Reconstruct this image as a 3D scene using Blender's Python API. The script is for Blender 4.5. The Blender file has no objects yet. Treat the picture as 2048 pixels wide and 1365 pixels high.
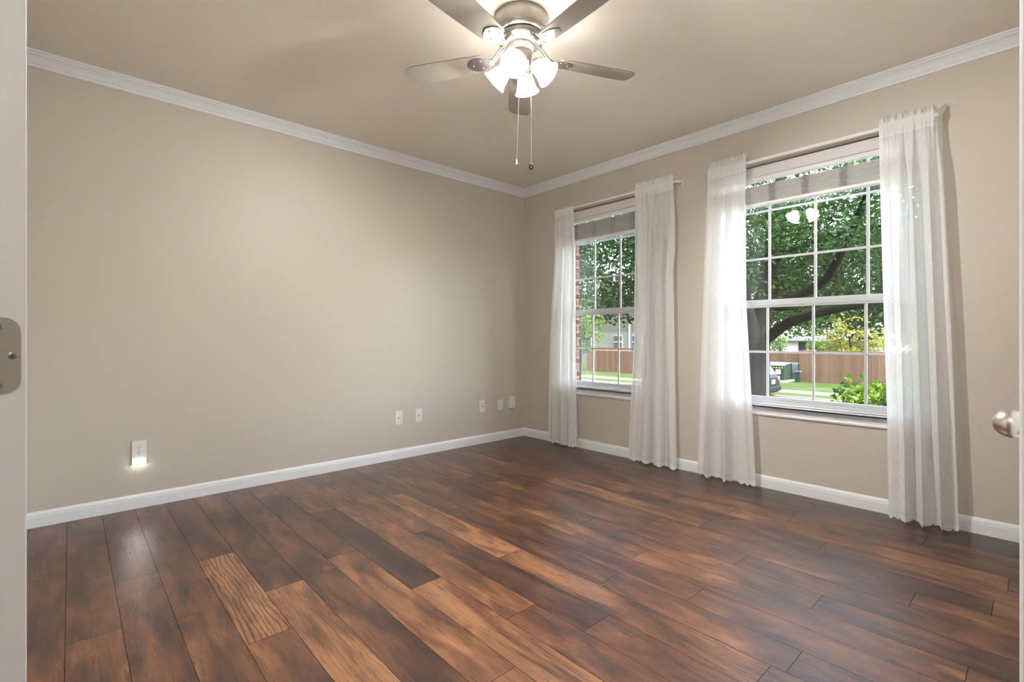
import bpy, bmesh, math, random
from mathutils import Vector, Matrix, Euler
R = random.Random(7)
S = bpy.context.scene
COL = S.collection
PI = math.pi

# ------------------------------------------------------------------ camera
CAMP = Vector((3.938, -3.7692, 1.10))
YAW = math.radians(47.670)
cam_d = bpy.data.cameras.new('camera')
cam = bpy.data.objects.new('camera', cam_d)
COL.objects.link(cam)
cam.location = CAMP
cam.rotation_euler = (PI / 2, 0, YAW)
cam_d.sensor_width = 36.0
cam_d.lens = 36.0 * 971.0 / 2048.0
cam_d.shift_y = -7.5 / 2048.0
cam_d.clip_start = 0.02
cam_d.clip_end = 400
S.camera = cam

# ------------------------------------------------------------------ world, sun, exposure
S.view_settings.view_transform = 'Standard'
S.view_settings.look = 'None'
S.view_settings.exposure = 1.66
S.view_settings.gamma = 1.0
S.view_settings.use_curve_mapping = False
W = bpy.data.worlds.new('sky')
S.world = W
W.use_nodes = True
wn = W.node_tree
sky = wn.nodes.new('ShaderNodeTexSky')
sky.sky_type = 'NISHITA'
sky.sun_disc = False
sky.sun_elevation = math.radians(48)
sky.sun_rotation = math.radians(95)
sky.air_density = 1.0
sky.dust_density = 2.5
sky.ozone_density = 1.0
SKY_STRENGTH = 1.55
wn.nodes['Background'].inputs['Strength'].default_value = SKY_STRENGTH
hsv = wn.nodes.new('ShaderNodeHueSaturation')
hsv.inputs['Saturation'].default_value = 0.55
wn.links.new(sky.outputs[0], hsv.inputs['Color'])
wn.links.new(hsv.outputs[0], wn.nodes['Background'].inputs['Color'])
sun_d = bpy.data.lights.new('sun', 'SUN')
sun_d.energy = 10.0
sun_d.angle = math.radians(1.0)
sun_d.color = (1.0, 0.95, 0.86)
sun = bpy.data.objects.new('sun', sun_d)
COL.objects.link(sun)
sun.rotation_euler = Vector((0.66, -0.10, 0.74)).to_track_quat('Z', 'Y').to_euler()
FAN_W = 30.0        # each bulb of the ceiling fan
HALL_W = 8.0       # the added, unseen hall lamp
SHADE_EMIT = 3.5

# ------------------------------------------------------------------ node helpers
def mat(name):
    m = bpy.data.materials.new(name)
    m.use_nodes = True
    nt = m.node_tree
    nt.nodes.clear()
    out = nt.nodes.new('ShaderNodeOutputMaterial')
    return m, nt, out

def nd(nt, t, **kw):
    n = nt.nodes.new(t)
    for k, v in kw.items():
        if k.startswith('i_'):
            key = k[2:]
            key = int(key) if key.isdigit() else key.replace('_', ' ')
            n.inputs[key].default_value = v
        else:
            setattr(n, k, v)
    return n

def lk(nt, a, b):
    nt.links.new(a, b)

def ramp(nt, fac, stops):
    r = nt.nodes.new('ShaderNodeValToRGB')
    e = r.color_ramp.elements
    while len(e) < len(stops):
        e.new(0.5)
    for k, (p, c) in enumerate(stops):
        e[k].position = p
        e[k].color = (c[0], c[1], c[2], 1)
    if fac is not None:
        lk(nt, fac, r.inputs[0])
    return r

def c4(c):
    return (c[0], c[1], c[2], 1)

def simple(name, col, rough=0.5, metal=0.0, spec=0.5, noise=0.0, nscale=8.0, bump=0.0, bscale=60.0, coat=0.0):
    """Principled with a little procedural colour variation and bump"""
    m, nt, out = mat(name)
    p = nd(nt, 'ShaderNodeBsdfPrincipled')
    p.inputs['Roughness'].default_value = rough
    p.inputs['Metallic'].default_value = metal
    p.inputs['Specular IOR Level'].default_value = spec
    p.inputs['Coat Weight'].default_value = coat
    tc = nd(nt, 'ShaderNodeTexCoord')
    n = nd(nt, 'ShaderNodeTexNoise', i_Scale=nscale, i_Detail=4.0)
    lk(nt, tc.outputs['Object'], n.inputs['Vector'])
    lo = [max(0, c * (1 - noise)) for c in col]
    hi = [min(1, c * (1 + noise)) for c in col]
    r = ramp(nt, n.outputs['Fac'], [(0.3, lo), (0.7, hi)])
    lk(nt, r.outputs[0], p.inputs['Base Color'])
    if bump:
        n2 = nd(nt, 'ShaderNodeTexNoise', i_Scale=bscale, i_Detail=3.0)
        lk(nt, tc.outputs['Object'], n2.inputs['Vector'])
        b = nd(nt, 'ShaderNodeBump', i_Strength=bump, i_Distance=0.004)
        lk(nt, n2.outputs['Fac'], b.inputs['Height'])
        lk(nt, b.outputs[0], p.inputs['Normal'])
    lk(nt, p.outputs[0], out.inputs[0])
    return m

# ------------------------------------------------------------------ materials
WALL_COL = (0.61, 0.56, 0.492)
def wall_material(name, col, rough, strength):
    m, nt, out = mat(name)
    p = nd(nt, 'ShaderNodeBsdfPrincipled', i_Roughness=rough)
    p.inputs['Base Color'].default_value = c4(col)
    p.inputs['Specular IOR Level'].default_value = 0.35
    tc = nd(nt, 'ShaderNodeTexCoord')
    n = nd(nt, 'ShaderNodeTexNoise', i_Scale=110.0, i_Detail=3.0, i_Roughness=0.55)
    lk(nt, tc.outputs['Object'], n.inputs['Vector'])
    b = nd(nt, 'ShaderNodeBump', i_Strength=strength, i_Distance=0.003)
    lk(nt, n.outputs['Fac'], b.inputs['Height'])
    lk(nt, b.outputs[0], p.inputs['Normal'])
    lk(nt, p.outputs[0], out.inputs[0])
    return m
M_WALL = wall_material('wall_paint', WALL_COL, 0.42, 0.35)
M_CEIL = wall_material('ceiling_paint', (0.85, 0.80, 0.72), 0.8, 0.5)
M_TRIM = simple('trim_paint', (0.83, 0.855, 0.88), 0.35, noise=0.01)
M_DOOR = simple('door_paint', (0.75, 0.765, 0.785), 0.4, noise=0.01)
M_VINYL = simple('window_vinyl', (0.54, 0.55, 0.56), 0.35, noise=0.01)
M_NICKEL = simple('brushed_nickel', (0.70, 0.66, 0.61), 0.28, metal=1.0, noise=0.04, nscale=40)
M_FANM = simple('fan_nickel', (0.40, 0.375, 0.345), 0.34, metal=0.9, noise=0.05, nscale=30)
M_HINGE = simple('hinge_metal', (0.45, 0.44, 0.41), 0.42, metal=0.75, noise=0.04, nscale=60)
M_DARKM = simple('dark_metal', (0.03, 0.028, 0.025), 0.5, noise=0.1)
M_SCREW = simple('screw_metal', (0.36, 0.35, 0.32), 0.35, metal=0.8, noise=0.05)
M_PLATE = simple('plate_plastic', (0.82, 0.81, 0.79), 0.35, noise=0.01)
M_SLOT = simple('socket_slot', (0.05, 0.045, 0.04), 0.6, noise=0.05)
M_ROD = simple('rod_enamel', (0.84, 0.83, 0.80), 0.4, noise=0.01)
M_BLIND = simple('blind_slat', (0.72, 0.70, 0.69), 0.45, noise=0.02, nscale=3)
M_BLINDW = simple('blind_rail', (0.82, 0.81, 0.80), 0.4, noise=0.01)
M_CORD = simple('blind_cord', (0.42, 0.40, 0.37), 0.8, noise=0.2, nscale=200)
M_CHAIN = simple('pull_chain', (0.72, 0.66, 0.58), 0.35, metal=0.7, noise=0.1, nscale=300)
M_FOB = simple('fob_dark', (0.03, 0.02, 0.018), 0.35, noise=0.1)
M_FOBW = simple('fob_brass', (0.45, 0.40, 0.33), 0.4, metal=0.5, noise=0.1)
M_BLADE = simple('fan_blade_laminate', (0.30, 0.267, 0.225), 0.45, noise=0.06, nscale=5)
M_CONC = simple('concrete', (0.40, 0.385, 0.36), 0.9, noise=0.12, nscale=3)
M_WALK = simple('sidewalk_concrete', (0.0960, 0.0930, 0.0870), 0.9, noise=0.12, nscale=3, spec=0.03)
M_ASPH = simple('asphalt', (0.0528, 0.0528, 0.0528), 0.9, noise=0.15, nscale=4, spec=0.03)
M_TRANS = simple('utility_green', (0.0073, 0.0139, 0.0099), 0.5, noise=0.08, spec=0.03)
M_TRANT = simple('utility_green_top', (0.0297, 0.0396, 0.0314), 0.5, noise=0.08, spec=0.03)
M_METER = simple('utility_grey', (0.11, 0.115, 0.115), 0.5, noise=0.08, spec=0.03)
M_STICK = simple('white_sticker', (0.2475, 0.2475, 0.2475), 0.5, noise=0.03, spec=0.03)
M_YELLOW = simple('yellow_marking', (0.2046, 0.1650, 0.0330), 0.5, noise=0.05, spec=0.03)
M_CARB = simple('car_paint_dark', (0.0044, 0.0052, 0.0064), 0.5, noise=0.03, spec=0.03)
M_TIRE = simple('tire_rubber', (0.02, 0.02, 0.02), 0.8, noise=0.1)
M_CARGL = simple('car_glass', (0.0594, 0.0825, 0.0990), 0.4, noise=0.05, spec=0.12)
M_TAIL = simple('tail_lamp_red', (0.25, 0.03, 0.025), 0.25, noise=0.05)
M_ROOF = simple('pale_roof', (0.1109, 0.1091, 0.1072), 0.9, noise=0.08, nscale=3, spec=0.03)
M_HWALL = simple('pale_stucco', (0.3802, 0.3626, 0.3208), 0.9, noise=0.05, spec=0.03)
M_HTRIM = simple('house_trim', (0.1039, 0.1028, 0.0993), 0.7, noise=0.02, spec=0.03)
M_HDARK = simple('house_dark_glass', (0.0160, 0.0180, 0.0180), 0.4, noise=0.2, nscale=2, spec=0.08)
M_HDOOR = simple('house_blue_grey_door', (0.0792, 0.0891, 0.0990), 0.6, noise=0.05, spec=0.03)
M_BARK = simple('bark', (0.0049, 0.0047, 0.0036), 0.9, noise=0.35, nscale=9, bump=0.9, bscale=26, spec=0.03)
M_DIRT = simple('hedge_stem', (0.12, 0.09, 0.06), 0.9, noise=0.2)

def emission(name, col, strength):
    m, nt, out = mat(name)
    e = nd(nt, 'ShaderNodeEmission', i_Strength=strength)
    e.inputs['Color'].default_value = c4(col)
    lk(nt, e.outputs[0], out.inputs[0])
    return m
M_BULB = emission('bulb_glow', (1.0, 0.95, 0.88), 30.0)
M_LED = emission('led_glow', (1.0, 0.97, 0.92), 45.0)

def shade_material():
    m, nt, out = mat('frosted_lamp_glass')
    e = nd(nt, 'ShaderNodeEmission', i_Strength=SHADE_EMIT)
    e.inputs['Color'].default_value = (1.0, 0.975, 0.935, 1)
    t = nd(nt, 'ShaderNodeBsdfTranslucent')
    t.inputs[0].default_value = (0.9, 0.88, 0.85, 1)
    d = nd(nt, 'ShaderNodeBsdfPrincipled', i_Roughness=0.3)
    d.inputs['Base Color'].default_value = (0.85, 0.83, 0.80, 1)
    mx = nd(nt, 'ShaderNodeMixShader', i_0=0.5)
    lk(nt, t.outputs[0], mx.inputs[1]); lk(nt, d.outputs[0], mx.inputs[2])
    ad = nd(nt, 'ShaderNodeAddShader')
    lk(nt, mx.outputs[0], ad.inputs[0]); lk(nt, e.outputs[0], ad.inputs[1])
    lk(nt, ad.outputs[0], out.inputs[0])
    return m
M_SHADE = shade_material()

def glass_material():
    m, nt, out = mat('window_glass')
    t = nd(nt, 'ShaderNodeBsdfTransparent')
    t.inputs[0].default_value = (0.97, 0.985, 0.975, 1)
    g = nd(nt, 'ShaderNodeBsdfGlossy', i_Roughness=0.0)
    f = nd(nt, 'ShaderNodeFresnel', i_IOR=1.5)
    k = nd(nt, 'ShaderNodeMath', operation='MULTIPLY', use_clamp=True)
    k.inputs[1].default_value = 0.7
    lk(nt, f.outputs[0], k.inputs[0])
    mx = nd(nt, 'ShaderNodeMixShader')
    lk(nt, k.outputs[0], mx.inputs[0]); lk(nt, t.outputs[0], mx.inputs[1]); lk(nt, g.outputs[0], mx.inputs[2])
    lk(nt, mx.outputs[0], out.inputs[0])
    return m
M_GLASS = glass_material()

def sheer_material():
    """white voile with a stitched diamond lattice and small knots where the stitches cross"""
    m, nt, out = mat('sheer_voile')
    uv = nd(nt, 'ShaderNodeUVMap')
    sp = nd(nt, 'ShaderNodeSeparateXYZ')
    lk(nt, uv.outputs[0], sp.inputs[0])
    def mth(op, a, b=None, clamp=False):
        n = nd(nt, 'ShaderNodeMath', operation=op, use_clamp=clamp)
        for i, v in enumerate((a, b)):
            if v is None:
                continue
            if isinstance(v, (int, float)):
                n.inputs[i].default_value = v
            else:
                lk(nt, v, n.inputs[i])
        return n.outputs[0]
    u = mth('DIVIDE', sp.outputs[0], 0.125)
    v = mth('DIVIDE', sp.outputs[1], 0.105)
    def line(x, wdt):
        fr = mth('FRACT', x)
        d = mth('MINIMUM', fr, mth('SUBTRACT', 1.0, fr))
        return mth('SUBTRACT', 1.0, mth('DIVIDE', d, wdt), True), d
    l1, d1 = line(mth('ADD', u, v), 0.022)
    l2, d2 = line(mth('SUBTRACT', u, v), 0.022)
    lines = mth('MULTIPLY', mth('MAXIMUM', l1, l2), 0.7)
    knot = mth('LESS_THAN', mth('ADD', d1, d2), 0.055)
    pat = mth('MAXIMUM', lines, knot, True)
    wv = nd(nt, 'ShaderNodeTexNoise', i_Scale=420.0, i_Detail=1.0)
    lk(nt, uv.outputs[0], wv.inputs['Vector'])
    base = mth('ADD', 0.83, mth('MULTIPLY', mth('SUBTRACT', wv.outputs['Fac'], 0.5), 0.10))
    hem = mth('MULTIPLY', mth('LESS_THAN', sp.outputs[1], 0.035), 0.15)
    head = mth('MULTIPLY', mth('GREATER_THAN', sp.outputs[1], 2.32), 0.2)
    fac = mth('ADD', mth('ADD', base, mth('MULTIPLY', pat, 0.16)), mth('ADD', hem, head), True)
    tr = nd(nt, 'ShaderNodeBsdfTransparent')
    df = nd(nt, 'ShaderNodeBsdfDiffuse')
    tl = nd(nt, 'ShaderNodeBsdfTranslucent')
    for n in (df, tl):
        n.inputs[0].default_value = (0.93, 0.93, 0.92, 1)
    m1 = nd(nt, 'ShaderNodeMixShader', i_0=0.30)
    lk(nt, df.outputs[0], m1.inputs[1]); lk(nt, tl.outputs[0], m1.inputs[2])
    m2 = nd(nt, 'ShaderNodeMixShader')
    lk(nt, fac, m2.inputs[0]); lk(nt, tr.outputs[0], m2.inputs[1]); lk(nt, m1.outputs[0], m2.inputs[2])
    lk(nt, m2.outputs[0], out.inputs[0])
    return m
M_SHEER = sheer_material()

def floor_material():
    m, nt, out = mat('plank_floor')
    p = nd(nt, 'ShaderNodeBsdfPrincipled')
    tone = nd(nt, 'ShaderNodeAttribute', attribute_name='tone').outputs['Fac']
    seed = nd(nt, 'ShaderNodeAttribute', attribute_name='seed').outputs['Fac']
    grain = nd(nt, 'ShaderNodeAttribute', attribute_name='grain').outputs['Fac']
    tc = nd(nt, 'ShaderNodeTexCoord')
    sc = nd(nt, 'ShaderNodeVectorMath', operation='MULTIPLY')
    sc.inputs[1].default_value = (1.0, 3.4, 1.0)
    lk(nt, tc.outputs['Object'], sc.inputs[0])
    cb = nd(nt, 'ShaderNodeCombineXYZ')
    sd = nd(nt, 'ShaderNodeMath', operation='MULTIPLY'); sd.inputs[1].default_value = 37.0
    lk(nt, seed, sd.inputs[0])
    lk(nt, sd.outputs[0], cb.inputs[0]); lk(nt, sd.outputs[0], cb.inputs[2])
    ad = nd(nt, 'ShaderNodeVectorMath', operation='ADD')
    lk(nt, sc.outputs[0], ad.inputs[0]); lk(nt, cb.outputs[0], ad.inputs[1])
    V = ad.outputs[0]
    def noise(scale, detail=4.0, rough=0.55, dist=0.0, vec=V):
        n = nd(nt, 'ShaderNodeTexNoise', i_Scale=scale, i_Detail=detail, i_Roughness=rough, i_Distortion=dist)
        lk(nt, vec, n.inputs['Vector'])
        return n.outputs['Fac']
    # smoky mottling
    blot = noise(3.0, 5.0, 0.6, 0.6)
    t0 = nd(nt, 'ShaderNodeMath', operation='MULTIPLY_ADD'); t0.inputs[1].default_value = 2.0; t0.inputs[2].default_value = -1.0
    lk(nt, blot, t0.inputs[0])
    t1 = nd(nt, 'ShaderNodeMath', operation='MULTIPLY_ADD', use_clamp=True); t1.inputs[1].default_value = 0.78
    lk(nt, tone, t1.inputs[0])
    t1b = nd(nt, 'ShaderNodeMath', operation='ADD', use_clamp=True); t1b.inputs[1].default_value = 0.10
    lk(nt, t0.outputs[0], t1b.inputs[0]); t1b.use_clamp = False
    lk(nt, t1b.outputs[0], t1.inputs[2])
    base = ramp(nt, t1.outputs[0], [(0.0, (0.026, 0.011, 0.008)), (0.30, (0.072, 0.027, 0.016)), (0.62, (0.160, 0.062, 0.028)), (1.0, (0.33, 0.150, 0.066))])
    # fine streaks along the plank
    st = nd(nt, 'ShaderNodeVectorMath', operation='MULTIPLY'); st.inputs[1].default_value = (1.0, 9.0, 1.0)
    lk(nt, V, st.inputs[0])
    fine = noise(7.0, 5.0, 0.65, 0.3, st.outputs[0])
    fr = ramp(nt, fine, [(0.32, (0.62, 0.60, 0.60)), (0.5, (0.98, 0.97, 0.95)), (0.7, (1.25, 1.24, 1.2))])
    mul = nd(nt, 'ShaderNodeMix', data_type='RGBA', blend_type='MULTIPLY'); mul.inputs[0].default_value = 0.6
    lk(nt, base.outputs[0], mul.inputs[6]); lk(nt, fr.outputs[0], mul.inputs[7])
    # cathedral grain
    wv = nd(nt, 'ShaderNodeTexWave', wave_type='BANDS', bands_direction='Y', i_Scale=5.0, i_Distortion=11.0, i_Detail=3.0)
    wv.inputs['Detail Scale'].default_value = 0.55
    lk(nt, V, wv.inputs['Vector'])
    wr = ramp(nt, wv.outputs['Fac'], [(0.05, (0.34, 0.30, 0.27)), (0.34, (1, 1, 1))])
    gm = nd(nt, 'ShaderNodeMix', data_type='RGBA', blend_type='MULTIPLY')
    lk(nt, grain, gm.inputs[0]); lk(nt, mul.outputs[2], gm.inputs[6]); lk(nt, wr.outputs[0], gm.inputs[7])
    # knots and dark smudges
    kn = noise(2.1, 2.0, 0.5, 1.4)
    kr = ramp(nt, kn, [(0.26, (0.28, 0.26, 0.25)), (0.37, (1, 1, 1))])
    km = nd(nt, 'ShaderNodeMix', data_type='RGBA', blend_type='MULTIPLY'); km.inputs[0].default_value = 0.85
    lk(nt, gm.outputs[2], km.inputs[6]); lk(nt, kr.outputs[0], km.inputs[7])
    lk(nt, km.outputs[2], p.inputs['Base Color'])
    # sheen
    rr = nd(nt, 'ShaderNodeMapRange'); rr.inputs[3].default_value = 0.22; rr.inputs[4].default_value = 0.36
    lk(nt, fine, rr.inputs[0]); lk(nt, rr.outputs[0], p.inputs['Roughness'])
    gapf = nd(nt, 'ShaderNodeMath', operation='GREATER_THAN'); gapf.inputs[1].default_value = -0.2
    lk(nt, tone, gapf.inputs[0])
    spm = nd(nt, 'ShaderNodeMath', operation='MULTIPLY'); spm.inputs[1].default_value = 0.92
    lk(nt, gapf.outputs[0], spm.inputs[0]); lk(nt, spm.outputs[0], p.inputs['Specular IOR Level'])
    # hand scraped bump: streaks, chatter marks across the plank
    ch = nd(nt, 'ShaderNodeVectorMath', operation='MULTIPLY'); ch.inputs[1].default_value = (34.0, 2.0, 1.0)
    lk(nt, V, ch.inputs[0])
    chn = noise(1.0, 1.0, 0.5, 0.4, ch.outputs[0])
    chr_ = ramp(nt, chn, [(0.30, (0, 0, 0)), (0.40, (1, 1, 1))])
    hm = nd(nt, 'ShaderNodeMath', operation='MULTIPLY_ADD'); hm.inputs[1].default_value = 0.45
    lk(nt, chr_.outputs[0], hm.inputs[0]); lk(nt, fine, hm.inputs[2])
    b = nd(nt, 'ShaderNodeBump', i_Strength=0.26, i_Distance=0.003)
    lk(nt, hm.outputs[0], b.inputs['Height']); lk(nt, b.outputs[0], p.inputs['Normal'])
    lk(nt, p.outputs[0], out.inputs[0])
    return m
M_FLOOR = floor_material()

def leaf_material(name, dark, mid, light):
    m, nt, out = mat(name)
    a = nd(nt, 'ShaderNodeAttribute', attribute_name='tone')
    r = ramp(nt, a.outputs['Fac'], [(0.0, dark), (0.5, mid), (1.0, light)])
    p = nd(nt, 'ShaderNodeBsdfPrincipled', i_Roughness=0.5)
    p.inputs['Specular IOR Level'].default_value = 0.06
    t = nd(nt, 'ShaderNodeBsdfTranslucent')
    lk(nt, r.outputs[0], p.inputs['Base Color']); lk(nt, r.outputs[0], t.inputs[0])
    mx = nd(nt, 'ShaderNodeMixShader', i_0=0.45)
    lk(nt, p.outputs[0], mx.inputs[1]); lk(nt, t.outputs[0], mx.inputs[2])
    lk(nt, mx.outputs[0], out.inputs[0])
    return m
M_LEAF = leaf_material('oak_leaf', (0.0048, 0.0149, 0.0041), (0.0101, 0.0261, 0.0066), (0.0297, 0.0564, 0.0119))
M_LEAFY = leaf_material('yellow_green_leaf', (0.0316, 0.0475, 0.0063), (0.0792, 0.0910, 0.0139), (0.1584, 0.1465, 0.0316))
M_LEAFH = leaf_material('hedge_leaf', (0.0102, 0.0307, 0.0033), (0.0343, 0.0718, 0.0052), (0.0821, 0.1162, 0.0121))
M_LEAFP = leaf_material('pale_green_leaf', (0.0181, 0.0390, 0.0090), (0.0390, 0.0660, 0.0165), (0.0660, 0.0931, 0.0300))

def grass_material():
    m, nt, out = mat('lawn_grass')
    p = nd(nt, 'ShaderNodeBsdfPrincipled', i_Roughness=0.9)
    p.inputs['Specular IOR Level'].default_value = 0.03
    tc = nd(nt, 'ShaderNodeTexCoord')
    n = nd(nt, 'ShaderNodeTexNoise', i_Scale=0.5, i_Detail=8.0, i_Roughness=0.7)
    lk(nt, tc.outputs['Object'], n.inputs['Vector'])
    r = ramp(nt, n.outputs['Fac'], [(0.3, (0.0092, 0.0164, 0.0037)), (0.55, (0.0174, 0.0256, 0.0069)), (0.75, (0.0286, 0.0327, 0.0123))])
    lk(nt, r.outputs[0], p.inputs['Base Color'])
    lk(nt, p.outputs[0], out.inputs[0])
    return m
M_GRASS = grass_material()

def brick_material(name, c1, c2, mortar, axis='XZ', bw=0.203, rh=0.068, ms=0.010):
    m, nt, out = mat(name)
    p = nd(nt, 'ShaderNodeBsdfPrincipled', i_Roughness=0.9)
    p.inputs['Specular IOR Level'].default_value = 0.03
    tc = nd(nt, 'ShaderNodeTexCoord')
    sp = nd(nt, 'ShaderNodeSeparateXYZ'); lk(nt, tc.outputs['Object'], sp.inputs[0])
    s = nd(nt, 'ShaderNodeMath', operation='ADD')
    lk(nt, sp.outputs[0], s.inputs[0]); lk(nt, sp.outputs[1], s.inputs[1])
    cb = nd(nt, 'ShaderNodeCombineXYZ')
    lk(nt, s.outputs[0], cb.inputs[0]); lk(nt, sp.outputs[2], cb.inputs[1])
    b = nd(nt, 'ShaderNodeTexBrick', i_Scale=1.0)
    b.inputs['Color1'].default_value = c4(c1); b.inputs['Color2'].default_value = c4(c2); b.inputs['Mortar'].default_value = c4(mortar)
    b.inputs['Mortar Size'].default_value = ms; b.inputs['Brick Width'].default_value = bw; b.inputs['Row Height'].default_value = rh
    lk(nt, cb.outputs[0], b.inputs['Vector'])
    lk(nt, b.outputs['Color'], p.inputs['Base Color'])
    lk(nt, p.outputs[0], out.inputs[0])
    return m
M_BRICK = brick_material('red_brick', (0.0475, 0.0132, 0.0086), (0.0343, 0.0092, 0.0066), (0.0726, 0.0634, 0.0554))
M_PBRICK = brick_material('pale_brick', (0.0606, 0.0585, 0.0487), (0.0523, 0.0502, 0.0419), (0.0648, 0.0628, 0.0535), bw=0.40, rh=0.14, ms=0.012)

def board_material(name, c1, c2, width, vertical=True, gap=0.006):
    """boards: vertical fence pickets (along X) or horizontal lap siding (along Z)"""
    m, nt, out = mat(name)
    p = nd(nt, 'ShaderNodeBsdfPrincipled', i_Roughness=0.85)
    p.inputs['Specular IOR Level'].default_value = 0.03
    tc = nd(nt, 'ShaderNodeTexCoord')
    sp = nd(nt, 'ShaderNodeSeparateXYZ'); lk(nt, tc.outputs['Object'], sp.inputs[0])
    d = nd(nt, 'ShaderNodeMath', operation='DIVIDE'); d.inputs[1].default_value = width
    if vertical:
        s = nd(nt, 'ShaderNodeMath', operation='ADD')
        lk(nt, sp.outputs[0], s.inputs[0]); lk(nt, sp.outputs[1], s.inputs[1])
        lk(nt, s.outputs[0], d.inputs[0])
    else:
        lk(nt, sp.outputs[2], d.inputs[0])
    fl = nd(nt, 'ShaderNodeMath', operation='FLOOR'); lk(nt, d.outputs[0], fl.inputs[0])
    fr = nd(nt, 'ShaderNodeMath', operation='FRACT'); lk(nt, d.outputs[0], fr.inputs[0])
    wn_ = nd(nt, 'ShaderNodeTexWhiteNoise', noise_dimensions='1D'); lk(nt, fl.outputs[0], wn_.inputs['W'])
    r = ramp(nt, wn_.outputs['Value'], [(0.0, c1), (1.0, c2)])
    g = nd(nt, 'ShaderNodeMath', operation='LESS_THAN'); g.inputs[1].default_value = gap / width * 2
    lk(nt, fr.outputs[0], g.inputs[0])
    mx = nd(nt, 'ShaderNodeMix', data_type='RGBA', blend_type='MULTIPLY')
    lk(nt, g.outputs[0], mx.inputs[0]); lk(nt, r.outputs[0], mx.inputs[6]); mx.inputs[7].default_value = (0.72, 0.70, 0.68, 1)
    lk(nt, mx.outputs[2], p.inputs['Base Color'])
    lk(nt, p.outputs[0], out.inputs[0])
    return m
M_FENCE = board_material('cedar_fence', (0.0400, 0.0234, 0.0151), (0.0527, 0.0320, 0.0208), 0.14)
M_SIDING = board_material('beige_siding', (0.0416, 0.0399, 0.0279), (0.0440, 0.0425, 0.0293), 0.19, False, 0.012)

# ------------------------------------------------------------------ mesh helpers
class MB:
    def __init__(self):
        self.bm = bmesh.new()
    def box(self, x0, x1, y0, y1, z0, z1, M=None):
        vs = [self.bm.verts.new(Vector((x, y, z)) if M is None else M @ Vector((x, y, z)))
              for x in (x0, x1) for y in (y0, y1) for z in (z0, z1)]
        for f in ((0, 1, 3, 2), (4, 6, 7, 5), (0, 4, 5, 1), (2, 3, 7, 6), (0, 2, 6, 4), (1, 5, 7, 3)):
            self.bm.faces.new([vs[i] for i in f])
        return self
    def lathe(self, prof, seg=32, M=None, smooth=True, close=False):
        rings = []
        for r, z in prof:
            ring = []
            for k in range(seg):
                a = 2 * PI * k / seg
                v = Vector((r * math.cos(a), r * math.sin(a), z))
                ring.append(self.bm.verts.new(M @ v if M is not None else v))
            rings.append(ring)
        for a, b in zip(rings[:-1], rings[1:]):
            for k in range(seg):
                f = self.bm.faces.new((a[k], a[(k + 1) % seg], b[(k + 1) % seg], b[k]))
                f.smooth = smooth
        if close:
            self.bm.faces.new(rings[0][::-1]); self.bm.faces.new(rings[-1])
        return self
    def tube(self, path, rad, seg=8, caps=True):
        path = [Vector(p) for p in path]
        n = len(path)
        rads = rad if isinstance(rad, (list, tuple)) else [rad] * n
        rings = []
        up = Vector((0.0, 0.0, 1.0))
        ref = None
        for i, p in enumerate(path):
            t = (path[min(i + 1, n - 1)] - path[max(i - 1, 0)])
            t.normalize()
            if ref is None:
                ref = up.cross(t)
                if ref.length < 1e-3:
                    ref = Vector((1, 0, 0))
            ref = ref - t * ref.dot(t)
            if ref.length < 1e-4:
                ref = Vector((1, 0, 0)) - t * t.x
            ref.normalize()
            b = t.cross(ref)
            rings.append([self.bm.verts.new(p + rads[i] * (ref * math.cos(2 * PI * k / seg) + b * math.sin(2 * PI * k / seg))) for k in range(seg)])
        for a, b in zip(rings[:-1], rings[1:]):
            for k in range(seg):
                f = self.bm.faces.new((a[k], a[(k + 1) % seg], b[(k + 1) % seg], b[k]))
                f.smooth = True
        if caps:
            self.bm.faces.new(rings[0][::-1]); self.bm.faces.new(rings[-1])
        return self
    def prism(self, poly, fn0, fn1):
        """polygon of 2D points swept from fn0(p) to fn1(p)"""
        a = [self.bm.verts.new(Vector(fn0(p))) for p in poly]
        b = [self.bm.verts.new(Vector(fn1(p))) for p in poly]
        n = len(poly)
        for k in range(n):
            self.bm.faces.new((a[k], a[(k + 1) % n], b[(k + 1) % n], b[k]))
        self.bm.faces.new(a[::-1]); self.bm.faces.new(b)
        return self
    def sphere(self, c, r, seg=16, rings=10, sz=1.0):
        prof = [(max(1e-5, r * math.sin(PI * k / rings)), -r * sz * math.cos(PI * k / rings)) for k in range(rings + 1)]
        return self.lathe(prof, seg, Matrix.Translation(Vector(c)))
    def build(self, name, material, parent=None, bevel=0.0, bseg=2, smooth=False):
        bmesh.ops.recalc_face_normals(self.bm, faces=self.bm.faces)
        me = bpy.data.meshes.new(name)
        self.bm.to_mesh(me); self.bm.free()
        me.materials.append(material)
        o = bpy.data.objects.new(name, me)
        COL.objects.link(o)
        if parent is not None:
            attach(o, parent)
        if bevel:
            bv = o.modifiers.new('bevel', 'BEVEL')
            bv.width = bevel; bv.segments = bseg; bv.limit_method = 'ANGLE'; bv.angle_limit = math.radians(40)
        if smooth:
            for p in me.polygons:
                p.use_smooth = True
        return o

WORLD = {}
def attach(o, parent):
    o.parent = parent
    o.matrix_parent_inverse = WORLD.get(parent.name, Matrix.Identity(4)).inverted()

def tag(o, label, cat, group=None, kind=None):
    if label: o['label'] = label
    if cat: o['category'] = cat
    if group: o['group'] = group
    if kind: o['kind'] = kind
    return o

def struct(o, label=None, cat=None):
    o['kind'] = 'structure'
    if label: o['label'] = label
    if cat: o['category'] = cat
    return o

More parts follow.
